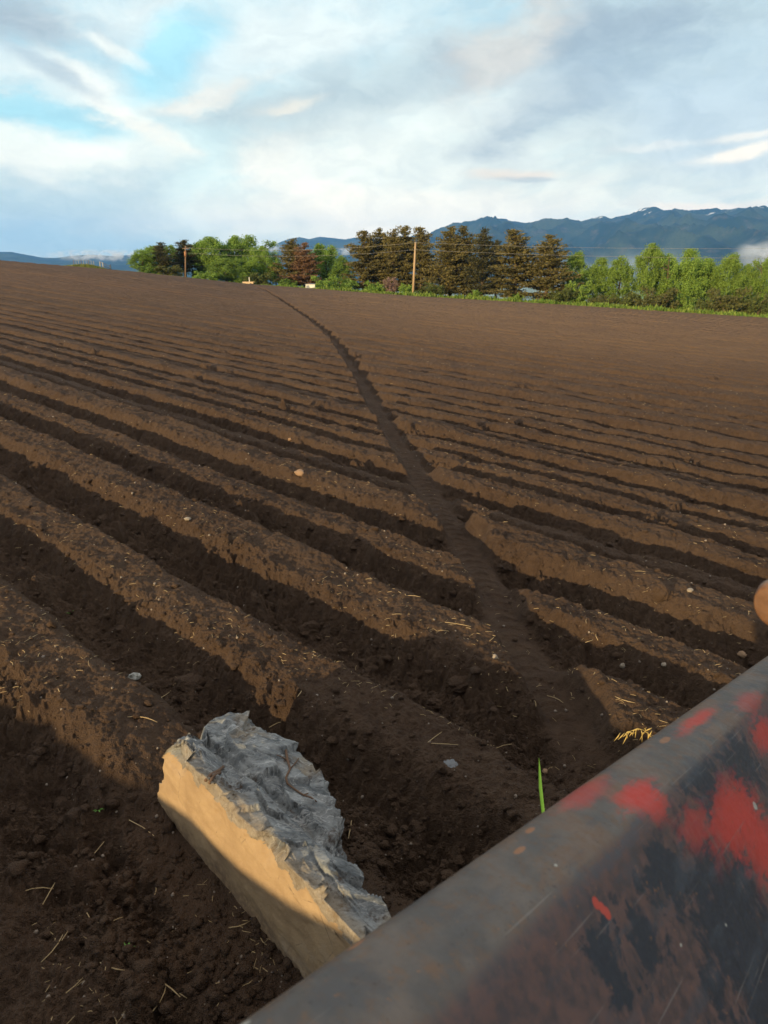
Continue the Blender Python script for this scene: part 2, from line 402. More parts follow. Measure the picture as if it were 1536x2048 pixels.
def meadow_z(x, y):
    r = np.hypot(x, y); ang = np.arctan2(x, y); tx = np.tan(np.clip(ang, R(-50), R(50)))
    Re = edge_r(tx); z = base_z(x, y)
    ov = np.clip(Re - r, 0, 5)
    start = np.where(tx < -.355, Re + .5, Re + 26.)
    start = np.interp(tx, [-.36, -.30], [.5, 26.]) + Re
    k = sstep(0, 1, (r - start) / 330.)
    lin = np.clip((r - start) / 60., 0, 1)
    z = z * (1 - k) + (-30.) * k - np.where(tx < -.3, .9, .3) * lin * 2.5
    # grassy hump behind the crest on the left
    d2 = ((tx + .405) / .035) ** 2 + ((r - Re - 5) / 3.5) ** 2
    z += .85 * np.exp(-d2)
    z += .12 * perlin(x * .3, y * .3, 5) * np.exp(-r / 400) * sstep(.5, 4, r - Re)
    return z - .05 * (ov > 0) - ov * .12
def build_meadow():
    m, t, out = mat('meadow_grass')
    g = t.node('ShaderNodeNewGeometry').outputs['Position']
    n1 = t.noise(g, .35, 5, .6); n2 = t.noise(g, 3., 5, .6); n3 = t.vor(g, .0035, out='Color')
    c = t.mix(t.rng(n1, .35, .65), (.055, .10, .02), (.13, .15, .035))
    c = t.mix(t.m('MULTIPLY', t.rng(n2, .4, .7), .5), c, (.16, .16, .05))
    c = t.mix(.35, c, n3, 'SOFT_LIGHT')
    pbsdf(t, out, c, .95, t.bump(n2, .6, .1), spec=.1)
    ang = np.concatenate([np.linspace(R(-180), R(-45), 40, endpoint=False), np.linspace(R(-45), R(45), 420, endpoint=False), np.linspace(R(45), R(180), 40, endpoint=False)])
    nr = 120
    tx = np.tan(np.clip(ang, R(-50), R(50))); Re = edge_r(tx)
    s = np.concatenate([np.linspace(-1.2, 12, 34), 12 + np.geomspace(.6, 9200, nr - 34)])
    rad = Re[None, :] + s[:, None]
    X = rad * np.sin(ang); Y = rad * np.cos(ang)
    Z = meadow_z(X.ravel(), Y.ravel())
    V = np.stack([X.ravel(), Y.ravel(), Z], -1)
    o = mesh_np('valley_ground', V, grid_faces(nr, len(ang), True)[:, ::-1], m, smooth=True)
    tag(o, 'green verge and hazy valley floor beyond the field', 'ground', kind='structure')
    # soil behind the camera, where the headland turns
    a2 = np.linspace(R(99), R(261), 60); rr = np.geomspace(.5, 130, 60)
    X = rr[:, None] * np.sin(a2); Y = rr[:, None] * np.cos(a2)
    Z = base_z(X.ravel(), Y.ravel()) - .02 + .05 * fbm(X.ravel() * 2, Y.ravel() * 2, 3, 4)
    o = mesh_np('headland', np.stack([X.ravel(), Y.ravel(), Z], -1), grid_faces(60, 60)[:, ::-1], SOIL, smooth=True)
    tag(o, 'bare soil headland at the near end of the rows', 'ground', kind='structure')
build_meadow()

# ------------------------------------------------------------------ mountains
def build_range(name, label, crest, dist, foot, depth, seed, rough, snow=False):
    us = np.array([c[0] for c in crest], float)
    azs = np.array([math.atan2(*ray(c[0], c[1])[:2]) for c in crest]); 
    tel = np.array([ray(c[0], c[1])[2] / math.hypot(*ray(c[0], c[1])[:2]) for c in crest])
    na, nd = 620, 150
    A = np.linspace(azs[0], azs[-1], na); T = np.interp(A, azs, tel)
    q = np.linspace(0, 1.5, nd)
    rad = foot + (dist - foot) * q[:, None] + 0 * A
    crest_h = T * dist + CAM_H
    shape = np.where(q <= 1, q ** 1.25, 1 - 1.1 * (q - 1))[:, None]
    X = rad * np.sin(A); Y = rad * np.cos(A)
    sc = 1 / (dist * .11)
    warp = perlin(X * sc * .7, Y * sc * .7, seed + 90) * .5
    ridg = 1 - np.abs(perlin(X * sc + warp, Y * sc * .6 + warp, seed)) * 2
    ridg2 = 1 - np.abs(perlin(X * sc * 2.7 + warp, Y * sc * 2.0, seed + 1)) * 2
    fine = fbm(X * sc * 7, Y * sc * 7, 5, seed + 2, .6)
    amp = np.sin(np.clip(q, 0, 1) * math.pi)[:, None] ** .8
    hm = float(np.max(crest_h))
    Z = crest_h[None, :] * shape + rough * hm * amp * ((ridg - .3) * .28 + (ridg2 - .3) * .10) + fine * hm * rough * .018 * sstep(0, .3, q)[:, None]
    Z = np.maximum(Z, -45) - 32 * (1 - sstep(0, .2, q))[:, None] 
    V = np.stack([X, Y, Z], -1).reshape(-1, 3)
    m, t, out = mat(name + '_forest')
    g = t.node('ShaderNodeNewGeometry').outputs['Position']
    n1 = t.noise(g, .0022, 6, .6); n2 = t.noise(g, .012, 6, .65); n3 = t.noise(g, .06, 3, .6)
    c = t.mix(t.rng(n1, .42, .62), (.010, .022, .022), (.040, .055, .034))
    c = t.mix(t.m('MULTIPLY', t.rng(n2, .52, .68), .6), c, (.085, .075, .062))
    c = t.mix(t.m('MULTIPLY', t.rng(n3, .4, .7), .5), c, (.012, .022, .018))
    if snow:
        z = t.sep(g)[2]
        s = t.m('MULTIPLY', t.rng(z, hm * .82, hm * .95), t.rng(t.noise(g, .0075, 5, .65), .585, .62))
        c = t.mix(s, c, (.75, .78, .82))
    pbsdf(t, out, c, 1., spec=.05)
    o = mesh_np(name, V, grid_faces(nd, na)[:, ::-1], m, smooth=True)
    return tag(o, label, 'mountain', kind='structure')
build_range('mountains', 'dark blue forested mountain range with snow streaks on the right', [(700, 520), (760, 512), (820, 492), (860, 470), (890, 456), (925, 447), (960, 440), (985, 437), (1003, 437), (1030, 443), (1050, 447), (1075, 444), (1110, 446), (1140, 444), (1165, 443), (1185, 437), (1202, 432), (1225, 434), (1250, 430), (1275, 422), (1290, 418), (1308, 416), (1325, 421), (1350, 424), (1372, 420), (1390, 421), (1412, 417), (1432, 414), (1445, 419), (1462, 418), (1480, 415), (1505, 416), (1530, 419), (1570, 424), (1640, 440), (1800, 430), (2000, 450), (2300, 470)], 7200, 3600, 0, 11, 1.0, True)
build_range('hills', 'smooth blue hills showing between the trees', [(330, 545), (430, 520), (500, 508), (540, 495), (560, 484), (580, 477), (600, 474), (618, 478), (640, 474), (665, 476), (690, 478), (715, 475), (750, 478), (820, 480), (900, 495), (1000, 520)], 8600, 5600, 0, 23, .55)
build_range('far_hills', 'low blue hills on the left skyline', [(-700, 500), (-400, 490), (-200, 500), (-60, 505), (0, 504), (25, 504), (60, 511), (85, 515), (110, 516), (140, 512), (180, 509), (220, 512), (260, 510), (300, 506), (400, 508), (500, 515), (620, 530)], 8300, 4800, 0, 37, .45)

# ------------------------------------------------------------------ rock slab
def worley3(P, scale, seed):
    p = P * scale; ip = np.floor(p); best = np.full(len(P), 9.); disp = np.zeros(len(P)); val = np.zeros(len(P))
    def h(c, s): return _h2(c[:, 0] + 57 * c[:, 2], c[:, 1] + 131 * c[:, 2], seed + s)
    for dx in (-1, 0, 1):
        for dy in (-1, 0, 1):
            for dz in (-1, 0, 1):
                c = ip + (dx, dy, dz)
                q = p - (c + np.stack([h(c, 1), h(c, 2), h(c, 3)], -1))
                d = (q ** 2).sum(-1); m = d < best
                nrm = np.stack([h(c, 4), h(c, 5), h(c, 6)], -1) - .5
                best = np.where(m, d, best); disp = np.where(m, (q * nrm).sum(-1) * 2, disp); val = np.where(m, h(c, 7) - .5, val)
    return np.sqrt(best), disp, val
def perlin3(P, s, seed):
    return (perlin(P[:, 0] * s + 3.1 * P[:, 2] * s, P[:, 1] * s, seed) + perlin(P[:, 1] * s + 7.7, P[:, 2] * s - P[:, 0] * s * .5, seed + 1) + perlin(P[:, 2] * s * 1.1 - 4, P[:, 0] * s + P[:, 1] * s * .4, seed + 2)) / 1.7
ROCK_O = np.array([-.667, 1.779, 0.]); RE1 = np.array([.695, -.719, 0]); RE2 = np.array([.719, .695, 0])
def rock_stone_mats():
    m, t, out = mat('tan_weathered_face')
    g = t.node('ShaderNodeTexCoord').outputs['Object']
    n1 = t.noise(g, 7., 6, .65); n2 = t.noise(g, 40., 5, .7); n3 = t.noise(g, 160., 3, .6)
    c = t.mix(t.rng(n1, .3, .7), (.265, .18, .10), (.36, .255, .145))
    c = t.mix(t.m('MULTIPLY', t.rng(n2, .56, .75), .5), c, (.30, .21, .13))
    cr = t.m('MULTIPLY', t.rng(t.vor(g, 9., 'DISTANCE_TO_EDGE'), .022, .004), t.rng(n1, .52, .62))
    c = t.mix(t.m('MULTIPLY', cr, .7), c, (.12, .085, .06))
    c = t.mix(t.m('MULTIPLY', t.rng(t.noise(g, 3.3, 4, .6), .57, .68), .55), c, (.31, .27, .21))
    # splashed mud along the foot of the slab
    z = t.sep(g)[2]
    mud = t.m('MULTIPLY', t.rng(t.m('ADD', z, t.m('MULTIPLY', t.m('SUBTRACT', n1, .5), .22)), .17, .07), t.rng(n2, .35, .6, .25, .85))
    c = t.mix(mud, c, (.12, .080, .052))
    pbsdf(t, out, c, .85, t.bump(t.m('ADD', t.m('MULTIPLY', n2, .8), t.m('MULTIPLY', n3, .3)), .5, .006), spec=.25)
    a = m
    m, t, out = mat('grey_broken_stone')
    g = t.node('ShaderNodeTexCoord').outputs['Object']
    gs = t.vm('MULTIPLY', g, (1, 2.2, 1))
    n1 = t.noise(gs, 9., 7, .65, .6); n2 = t.noise(gs, 34., 6, .7, .4); n3 = t.noise(g, 4., 5, .6)
    c = t.mix(t.rng(n1, .32, .66), (.095, .104, .110), (.27, .28, .275))
    c = t.mix(t.m('MULTIPLY', t.rng(n2, .60, .72), .75), c, (.50, .51, .50))
    c = t.mix(t.m('MULTIPLY', t.rng(n2, .47, .32), .85), c, (.040, .040, .042))
    c = t.mix(t.m('MULTIPLY', t.rng(n3, .54, .66), .65), c, (.27, .21, .135))
    wv = t.m('MULTIPLY', t.rng(t.noise(gs, 6., 3, .5, 1.5), .485, .5), t.rng(t.noise(gs, 6., 3, .5, 1.5), .515, .5))
    c = t.mix(t.m('MULTIPLY', wv, .45), c, (.54, .54, .52))
    dirt = t.m('MULTIPLY', t.rng(t.noise(g, 8.5, 5, .6), .57, .64), t.rng(t.noise(g, 60., 3, .6), .35, .6))
    c = t.mix(t.m('MULTIPLY', dirt, .85), c, (.060, .038, .025))
    e_ = t.m('ADD', t.vm('DOT_PRODUCT', g, tuple(RE2)), t.m('MULTIPLY', t.m('SUBTRACT', n3, .5), .22))
    c = t.mix(t.m('MULTIPLY', t.rng(e_, .05, -.01), .65), c, t.mix(n2, (.17, .125, .08), (.36, .28, .18)))
    c = t.mix(t.m('MULTIPLY', t.rng(t.noise(g, 150., 3, .6), .55, .75), .45), c, (.06, .055, .05))
    pbsdf(t, out, c, .95, t.bump(t.m('ADD', t.m('ADD', n2, t.m('MULTIPLY', n1, .6)), t.m('MULTIPLY', t.noise(g, 130., 4, .65), .5)), .8, .010), spec=.12)
    return a, m
def build_rock():
    nx, ny, nz = 190, 74, 84
    key = {}; PV = []; Q = []; QM = []
    def vid(i, j, k):
        c = (i, j, k)
        if c not in key: key[c] = len(PV); PV.append(c)
        return key[c]
    for i in range(nx):
        for j in range(ny):
            Q.append((vid(i, j, nz), vid(i + 1, j, nz), vid(i + 1, j + 1, nz), vid(i, j + 1, nz))); QM.append(1)
            Q.append((vid(i, j, 0), vid(i, j + 1, 0), vid(i + 1, j + 1, 0), vid(i + 1, j, 0))); QM.append(1)
        for k in range(nz):
            Q.append((vid(i, 0, k), vid(i + 1, 0, k), vid(i + 1, 0, k + 1), vid(i, 0, k + 1))); QM.append(0)
            Q.append((vid(i, ny, k), vid(i, ny, k + 1), vid(i + 1, ny, k + 1), vid(i + 1, ny, k))); QM.append(1)
    for j in range(ny):
        for k in range(nz):
            Q.append((vid(0, j, k), vid(0, j, k + 1), vid(0, j + 1, k + 1), vid(0, j + 1, k))); QM.append(1)
            Q.append((vid(nx, j, k), vid(nx, j + 1, k), vid(nx, j + 1, k + 1), vid(nx, j, k + 1))); QM.append(1)
    p = np.array(PV, float) / (nx, ny, nz); I, J, Kk = p.T
    top = np.interp(I, [0, .06, .3, .6, 1], [.40, .425, .42, .40, .36])
    s0 = np.interp(Kk, [0, .3, .45, .6, .75, .92, 1], [-.13, -.13, -.12, -.075, -.05, -.02, .01]) - .13 * np.clip(J * .3 / .24, 0, 1) * Kk
    s = s0 + (1.06 - s0) * I
    T = np.interp(s, [-.13, -.03, .03, .12, .2, .344, .474, .625, .714, .836, 1.06], [.29, .305, .306, .32, .35, .325, .26, .18, .13, .10, .07])
    e = J * T
    gap = np.exp(-((e - .135 - .05 * (s - .3)) / .018) ** 2) * sstep(-.1, .05, s) * (1 - sstep(.55, .75, s))
    z = -.12 + (top + .12 - .30 * e ** 1.0 * sstep(.02, .3, e) - .05 * gap * 0 + .02 * sstep(.14, .17, e - .05 * (s - .3)) * (1 - sstep(.5, .7, s))) * Kk + .12 * 0
    z = np.where(Kk >= 0, -.12 + Kk * (top + .12 - .34 * e), z)
    z -= .035 * gap * sstep(.85, 1., Kk)
    notch = np.exp(-((e - .125) / .03) ** 2) * (1 - sstep(-.02, .10, s)); s = s + .07 * notch * sstep(.5, .9, Kk)
    L = np.stack([s, e, z], -1)
    # displacement
    wp = np.stack([perlin3(L, 7., 71), perlin3(L, 7., 72), perlin3(L, 7., 73)], -1) * .03
    d1, f1, v1 = worley3((L + wp) * (.75, 1.5, 1.1), 9., 3); d2, f2, v2 = worley3((L + wp) * (.55, 1.5, 1.3), 22., 8); d3, f3, v3 = worley3((L + wp * .5) * (.55, 1.4, 1.3), 48., 12)
    n1 = perlin3(L, 6., 5); n2 = perlin3(L, 20., 6); n3 = perlin3(L, 55, 9)
    face = np.clip(J / .10, 0, 1); face = sstep(0, 1, face)          # 0 on the flat tan face
    rimn = sstep(.86, 1., Kk + .10 * perlin(s * 9, s * 0 + 2.2, 15)) # chipped upper rim
    k = np.maximum(face, 0)
    amp = np.clip(.55 + 1.3 * perlin3(L, 4.2, 61), .1, 1.5)
    ly = (L[:, 2] * 1.0 + L[:, 1] * .55 + .02 * n1) * 38; ly = (ly - np.floor(ly)); led = sstep(.0, .25, ly) - ly
    dz = (f1 * .026 + v1 * .026 + amp * (f2 * .010 + v2 * .010) + amp * (f3 * .0025 + v3 * .003) + n2 * .0025 + n3 * .0015 + led * .010)
    up = sstep(.6, 1., Kk)
    L[:, 2] += dz * up * (.35 + .65 * face) + n1 * .012 * up
    L[:, 1] += (dz * .9) * sstep(.6, 1, J) + face * n2 * .004
    chip = np.clip(v1 * 1.0 + .25 + .5 * v2, 0, 1) * rimn * (1 - face)
    L[:, 1] += chip * .055 + (1 - face) * (n1 * .006 + n2 * .0016 + n3 * .0008 + np.abs(f2) * .003 * (v2 > .2))
    L[:, 0] += (1 - sstep(0, .10, I)) * (dz * .35 + n1 * .010) 
    W = ROCK_O + L[:, :1] * RE1 + L[:, 1:2] * RE2 + L[:, 2:] * np.array([0, 0, 1.])
    a, b = rock_stone_mats()
    root = ROCK_O + .4 * RE1
    o = mesh_np('stone_slab', W - root, np.array(Q), a); o.location = root
    o.data.materials.append(b)
    # tan skin stops at the chipped rim
    Qa = np.array(Q); kc = Kk[Qa].mean(1); jc = J[Qa].mean(1); ic = I[Qa].mean(1); sc_ = s[Qa].mean(1)
    rim = .93 - .10 * np.clip(perlin(sc_ * 7, sc_ * 0 + .7, 44) + .1, 0, 1) - .05 * perlin(sc_ * 24, kc * 9, 45)
    mi = np.where((np.array(QM) == 0) & (kc < rim) & (chip[Qa].mean(1) < .33), 0, 1).astype(np.int32)
    o.data.polygons.foreach_set('material_index', mi)
    o.data.update()
    tag(o, 'big broken grey slab of rock with one flat tan face standing in the soil', 'rock')
    # dry root lying on the stone
    m, t, out = mat('dry_root'); g = t.node('ShaderNodeTexCoord').outputs['Object']
    pbsdf(t, out, t.mix(t.noise(g, 60., 3), (.07, .04, .025), (.17, .10, .06)), .9)
    from mathutils.bvhtree import BVHTree
    bv = BVHTree.FromPolygons(W.tolist(), [tuple(q) for q in Q])
    def on(u, v, lift=.004):
        r = Vector(ray(u, v)); h = bv.ray_cast(Vector((0, 0, CAM_H)), r.normalized())
        return np.array(h[0]) + h[1] * lift if h[0] else None
    mb = MB()
    for pl, rr in (([(570, 1500), (574, 1520), (580, 1540), (572, 1556), (574, 1570), (590, 1582), (606, 1592), (622, 1598), (634, 1606)], .0042), ([(580, 1540), (590, 1528), (596, 1518)], .0024), ([(574, 1522), (562, 1516), (552, 1512)], .002), ([(606, 1592), (618, 1588)], .002)):
        pts = [q for q in (on(*c) for c in pl) if q is not None]
        if len(pts) > 1: mb.tube(pts, [rr * (1 - .5 * i / len(pts)) for i in range(len(pts))], 6)
    if mb.V:
        tag(mb.build('dry_root', m, smooth=True), 'thin brown dry root lying across the top of the grey slab', 'root')
    mb = MB()
    for pl in ([(414, 1560), (424, 1550), (436, 1545), (447, 1537)], [(420, 1562), (430, 1552), (440, 1548)]):
        pts = [q for q in (on(*c, lift=.005) for c in pl) if q is not None]
        if len(pts) > 1: mb.tube(pts, .005, 6)
    if mb.V: tag(mb.build('bark_scrap', m, smooth=True), 'small rust brown scrap of bark on the rim of the slab', 'bark')
build_rock()

# ------------------------------------------------------------------ farm implement in the foreground
BD = np.array([.61105, .73559, -.29245]); BW = np.cross(BD, [0, 0, 1.]); BW /= np.linalg.norm(BW); BN = np.cross(BW, BD)
BP = np.array([-.12306, .40786, 1.16764])
def beam_local(u, v, face):
    r = ray(u, v); o = np.array([0, 0, CAM_H])
    if face == 'top': n, c = BN, BP
    else: n, c = (BW + BN) * .70711, BP + BW * .098
    tt = ((c - o) @ n) / (r @ n); p = o + tt * r - BP
    return (p @ BD, p @ BW, p @ BN)
def build_implement():
    m, t, out = mat('worn_painted_steel')
    g = t.node('ShaderNodeTexCoord').outputs['Object']
    gx, gy, gz = t.sep(g)
    n1 = t.noise(g, 9., 6, .6); n2 = t.noise(g, 45., 6, .65); n3 = t.noise(t.vm('MULTIPLY', g, (.45, 1, 1)), 26., 6, .68, .3); n4 = t.noise(g, 180., 3, .6); n5 = t.noise(t.vm('ADD', g, (3.3, 1.1, .7)), 17., 11, .74, .4)
    # bare steel, grey to rusty mauve-brown
    c = t.mix(t.rng(n1, .35, .65), (.070, .062, .055), (.122, .096, .076))
    c = t.mix(t.m('MULTIPLY', t.rng(n2, .5, .68), .55), c, (.150, .085, .045))
    n6 = t.noise(t.vm('ADD', g, (1.1, 4.4, 2.2)), 5., 9, .66, .8)
    c = t.mix(t.m('MULTIPLY', t.rng(n6, .52, .60), .6), c, (.135, .078, .045))
    c = t.mix(t.m('MULTIPLY', t.rng(n6, .44, .36), .55), c, (.055, .056, .058))
    c = t.mix(t.m('MULTIPLY', t.rng(t.noise(g, 130., 4, .7), .60, .68), .55), c, (.035, .028, .025))
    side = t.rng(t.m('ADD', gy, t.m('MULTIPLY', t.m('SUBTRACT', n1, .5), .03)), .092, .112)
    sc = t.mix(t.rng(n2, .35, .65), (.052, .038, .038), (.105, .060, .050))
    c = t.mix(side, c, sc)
    def spot(u, v, rad, face, st=(1, 1, 1), ns=.55, noise=None):
        p = beam_local(u, v, face)
        d = t.vm('LENGTH', t.vm('MULTIPLY', t.vm('SUBTRACT', g, p), tuple(1 / (rad * q) for q in st)))
        return t.rng(t.m('ADD', d, t.m('MULTIPLY', t.m('SUBTRACT', n3 if noise is None else noise, .5), -2 * ns)), 1.08, .72)
    # black paint left in ragged patches on the camera side
    blk = None
    for u, v, rad, st in ((1470, 1840, .14, (1.5, 1, 1.0)), (1536, 2000, .12, (1.2, 1, 1)), (1330, 1730, .055, (1.6, 1, .7)), (1400, 1560, .07, (1.9, 1, .7)), (1210, 1930, .04, (1, 1, 1.2)), (1480, 1520, .08, (1.8, 1, .8)), (1290, 1890, .04, (1, 1, 1))):
        q = spot(u, v, rad, 'side', st, 2.4, n5); blk = q if blk is None else t.m('MAXIMUM', blk, q)
    isl = t.rng(t.noise(t.vm('ADD', g, (8.1, 2.2, 0)), 40., 9, .72, .5), .535, .565)
    reg = None
    for u, v, rad in ((1430, 1780, .20), (1250, 1900, .11), (1536, 1950, .2), (1400, 1560, .14)):
        d_ = t.rng(t.vm('LENGTH', t.vm('SUBTRACT', g, beam_local(u, v, 'side'))), rad, rad * .35); reg = d_ if reg is None else t.m('MAXIMUM', reg, d_)
    blk = t.m('MAXIMUM', blk, t.m('MULTIPLY', isl, reg))
    blk = t.m('MULTIPLY', blk, side)
    c = t.mix(t.m('MULTIPLY', blk, .95), c, (.018, .022, .030))
    # thin blue-black wear along the top
    q = t.m('MULTIPLY', t.rng(t.noise(t.vm('MULTIPLY', g, (.3, 1.2, 1)), 22., 5, .6), .53, .66), t.rng(gx, .2, .55, .15, .8))
    c = t.mix(t.m('MULTIPLY', q, .6), c, (.045, .055, .068))
    # red-orange overspray
    smear = t.noise(t.vm('MULTIPLY', t.vm('ADD', g, (1.7, 0, 0)), (9, 34, 34)), 1.6, 7, .7, .6)
    def spray(u, v, rad, face, st):
        p = beam_local(u, v, face)
        d = t.vm('LENGTH', t.vm('MULTIPLY', t.vm('SUBTRACT', g, p), tuple(1 / (rad * q) for q in st)))
        d = t.m('ADD', d, t.m('MULTIPLY', t.m('SUBTRACT', n5, .5), -1.1))
        return t.m('MULTIPLY', t.rng(d, 1.35, .25), t.rng(t.m('ADD', smear, t.m('MULTIPLY', t.rng(d, 1.2, .2), .20)), .46, .60))
    for u, v, rad, face, st, k in ((1275, 1588, .060, 'top', (1.9, .60, 1), 1.), (1170, 1585, .06, 'top', (2.2, .5, 1), .6), (1395, 1440, .07, 'top', (3.0, .34, 1), .85), (1500, 1400, .08, 'top', (2.5, .5, 1), .5), (1312, 1600, .045, 'side', (1.6, 1, .9), .95), (1470, 1630, .11, 'side', (2.2, 1, .60), .95), (1536, 1700, .11, 'side', (1.6, 1, .8), .95), (1390, 1650, .07, 'side', (1.8, 1, .5), .6), (1530, 1470, .08, 'side', (2.2, 1, .7), .9)):
        c = t.mix(t.m('MULTIPLY', spray(u, v, rad * .85, face, st), k * .95), c, (.42, .034, .020))
    for u, v, rad, face in ((1192, 1806, .0085, 'side'), (1214, 1826, .0085, 'side'), (1204, 1816, .008, 'side')):
        c = t.mix(spot(u, v, rad, face, (1, 1, 1), .12), c, (.40, .055, .035))
    for u, v, rad, face, st in ((1040, 1700, .012, 'top', (1.2, .35, 1)), (1060, 1660, .010, 'top', (1.4, .5, 1)), (715, 1880, .010, 'top', (1.6, .3, 1)), (1330, 1480, .022, 'top', (1.6, .4, 1))):
        c = t.mix(t.m('MULTIPLY', spot(u, v, rad, face, st, .8), .7), c, (.30, .13, .05))
    for u, v, rad, face in ((1196, 1692, .004, 'top'), (1213, 1697, .0025, 'top'), (1112, 1729, .0025, 'top'), (1452, 1850, .0026, 'side'), (1362, 1890, .002, 'side'), (490, 2036, .006, 'top'), (470, 2046, .004, 'top'), (1510, 1612, .008, 'side')):
        c = t.mix(t.m('MULTIPLY', spot(u, v, rad, face, (1.5, 1, 1), .7, n2), .85), c, (.34, .33, .28))
    scr = t.noise(t.vm('MULTIPLY', g, (3, 150, 150)), 1.3, 3, .5)
    c = t.mix(t.m('MULTIPLY', t.rng(scr, .66, .74), .35), c, (.22, .20, .18))
    fl = t.rng(t.noise(g, 95., 3, .6), .66, .73)
    c = t.mix(t.m('MULTIPLY', fl, .55), c, (.21, .10, .045))
    rough = t.rng(n2, .3, .7, .36, .60)
    pbsdf(t, out, c, rough, t.bump(t.m('ADD', t.m('MULTIPLY', n2, .6), t.m('MULTIPLY', n4, .2)), .25, .002), metal=.08, spec=.36)
    steel = m
    root = empty('farm_implement', BP, 0, 'rusty steel beam of a farm implement with black and red paint remains', 'farm implement')
    M = Matrix(((BD[0], BW[0], BN[0], 0), (BD[1], BW[1], BN[1], 0), (BD[2], BW[2], BN[2], 0), (0, 0, 0, 1)))
    def arc(p0, c, p1, n):
        p0, c, p1 = map(np.array, (p0, c, p1)); return [tuple((1 - q) ** 2 * p0 + 2 * q * (1 - q) * c + q * q * p1) for q in np.linspace(0, 1, n)]
    sec = arc((-.012, -.034), (-.012, 0), (.020, 0), 9) + arc((.062, 0), (.098, 0), (.124, -.026), 13) + arc((.40, -.302), (.43, -.332), (.43, -.37), 7) + [(.43, -.62), (-.012, -.62)]
    bm = bmesh.new(); XS = np.linspace(-2.7, 2.7, 60); ring = [[bm.verts.new((x, y, z)) for y, z in sec] for x in XS]
    for a_, b_ in zip(ring, ring[1:]):
        for k_ in range(len(sec)):
            l_ = (k_ + 1) % len(sec); bm.faces.new((a_[k_], b_[k_], b_[l_], a_[l_]))
    bm.faces.new(ring[0]); bm.faces.new(ring[-1][::-1]); bmesh.ops.recalc_face_normals(bm, faces=bm.faces)
    me = bpy.data.meshes.new('beam'); bm.to_mesh(me); bm.free()
    for p in me.polygons: p.use_smooth = True
    me.materials.append(steel); o = bpy.data.objects.new('beam', me); COL.objects.link(o); o.parent = root
    o.matrix_local = M
    md = o.modifiers.new('wn', 'WEIGHTED_NORMAL'); md.keep_sharp = False
    # round pipe end standing past the beam on the right
    m, t, out = mat('rusty_pipe'); g = t.node('ShaderNodeTexCoord').outputs['Object']
    n1 = t.noise(g, 60., 5, .6); n2 = t.noise(t.vm('MULTIPLY', g, (1, 6, 1)), 60., 4, .6)
    r_ = t.vm('LENGTH', t.vm('MULTIPLY', g, (1, 1, 0)))
    c = t.mix(t.rng(n1, .35, .65), (.17, .07, .028), (.30, .14, .055)); c = t.mix(t.m('MULTIPLY', t.rng(r_, .0245, .021), .7), c, t.mix(n1, (.15, .075, .038), (.30, .17, .095))); c = t.mix(t.m('MULTIPLY', t.rng(r_, .028, .032), .6), c, (.13, .125, .12)); c = t.mix(t.m('MULTIPLY', t.rng(n2, .5, .7), .5), c, (.22, .15, .12))
    pbsdf(t, out, c, .55, t.bump(n1, .3, .002), metal=.3, spec=.5)
    Y = .80; pc = at(1541, 1214, Y)
    prof = [(0, 0), (.021, 0), (.0235, .0012), (.0245, .004), (.0285, .0095), (.0305, .013), (.031, .018), (.031, .56), (0, .56)]
    prof = [(r * 1.12, z) for r, z in prof]
    n = 40; V = []; Q = []
    for (r, z) in prof:
        for j in range(n):
            th = 2 * math.pi * j / n; V.append((r * math.cos(th), r * math.sin(th), z))
    for i in range(len(prof) - 1):
        for j in range(n): Q.append((i * n + j, i * n + (j + 1) % n, (i + 1) * n + (j + 1) % n, (i + 1) * n + j))
    me = bpy.data.meshes.new('pipe_end'); me.from_pydata(V, [], Q); me.update()
    for p in me.polygons: p.use_smooth = True
    me.materials.append(m); o = bpy.data.objects.new('pipe_end', me); COL.objects.link(o); o.parent = root
    ax = Vector((.93, .36, .03)).normalized()
    o.matrix_local = Matrix.Translation(Vector(pc - BP)) @ ax.to_track_quat('Z', 'Y').to_matrix().to_4x4()
    q0 = pc + np.array(ax) * .55; q1 = BP + BD * 2.4 + BW * .05 - BN * .02
    mb = MB(); mb.tube([q0 - BP + (0, 0, .02), q1 - BP], .024, 10); mb.build('bracket', steel, root)
    # added wall behind the camera, out of view, shaped to shade the near soil
    lh = np.array([math.sin(R(SUN_AZ)), math.cos(R(SUN_AZ))]); qh = np.array([lh[1], -lh[0]])
    te = math.tan(R(SUN_EL)); AL = -2.5
    prof = [(-4.2, .365), (-2.42, .363), (-2.07, .357), (-1.85, .345), (-1.7, .338), (-1.61, .355), (-1.5, .375), (-1.35, .368), (-1.22, .375), (-1.03, .415), (-.87, .475), (-.78, .512), (-.56, .545), (.5, .60)]
    def plate(name, poly):
        k = len(poly); Vv = []
        for th in (0, -.05):
            for q, w in poly:
                xy = lh * (AL + th) + qh * q; Vv.append((xy[0] - BP[0], xy[1] - BP[1], w - AL * te - BP[2]))
        Q = [tuple(range(k)), tuple(range(k, 2 * k))[::-1]] + [(i, (i + 1) % k, k + (i + 1) % k, k + i) for i in range(k)]
        me = bpy.data.meshes.new(name); me.from_pydata(Vv, [], Q); me.update(); me.materials.append(steel)
        o = bpy.data.objects.new(name, me); COL.objects.link(o); o.parent = root
    plate('shade_wall', prof + [(q, .25 + AL * te) for q, w in prof[::-1]])
    for q in (-3.8, -.3):
        mb = MB(); xy = lh * (AL - .1) + qh * q; mb.box((xy[0] - BP[0], xy[1] - BP[1], .3 - BP[2]), (.09, .09, 1.1))
        mb.build('stand', steel, root)  # unseen legs under the added shading wall
build_implement()

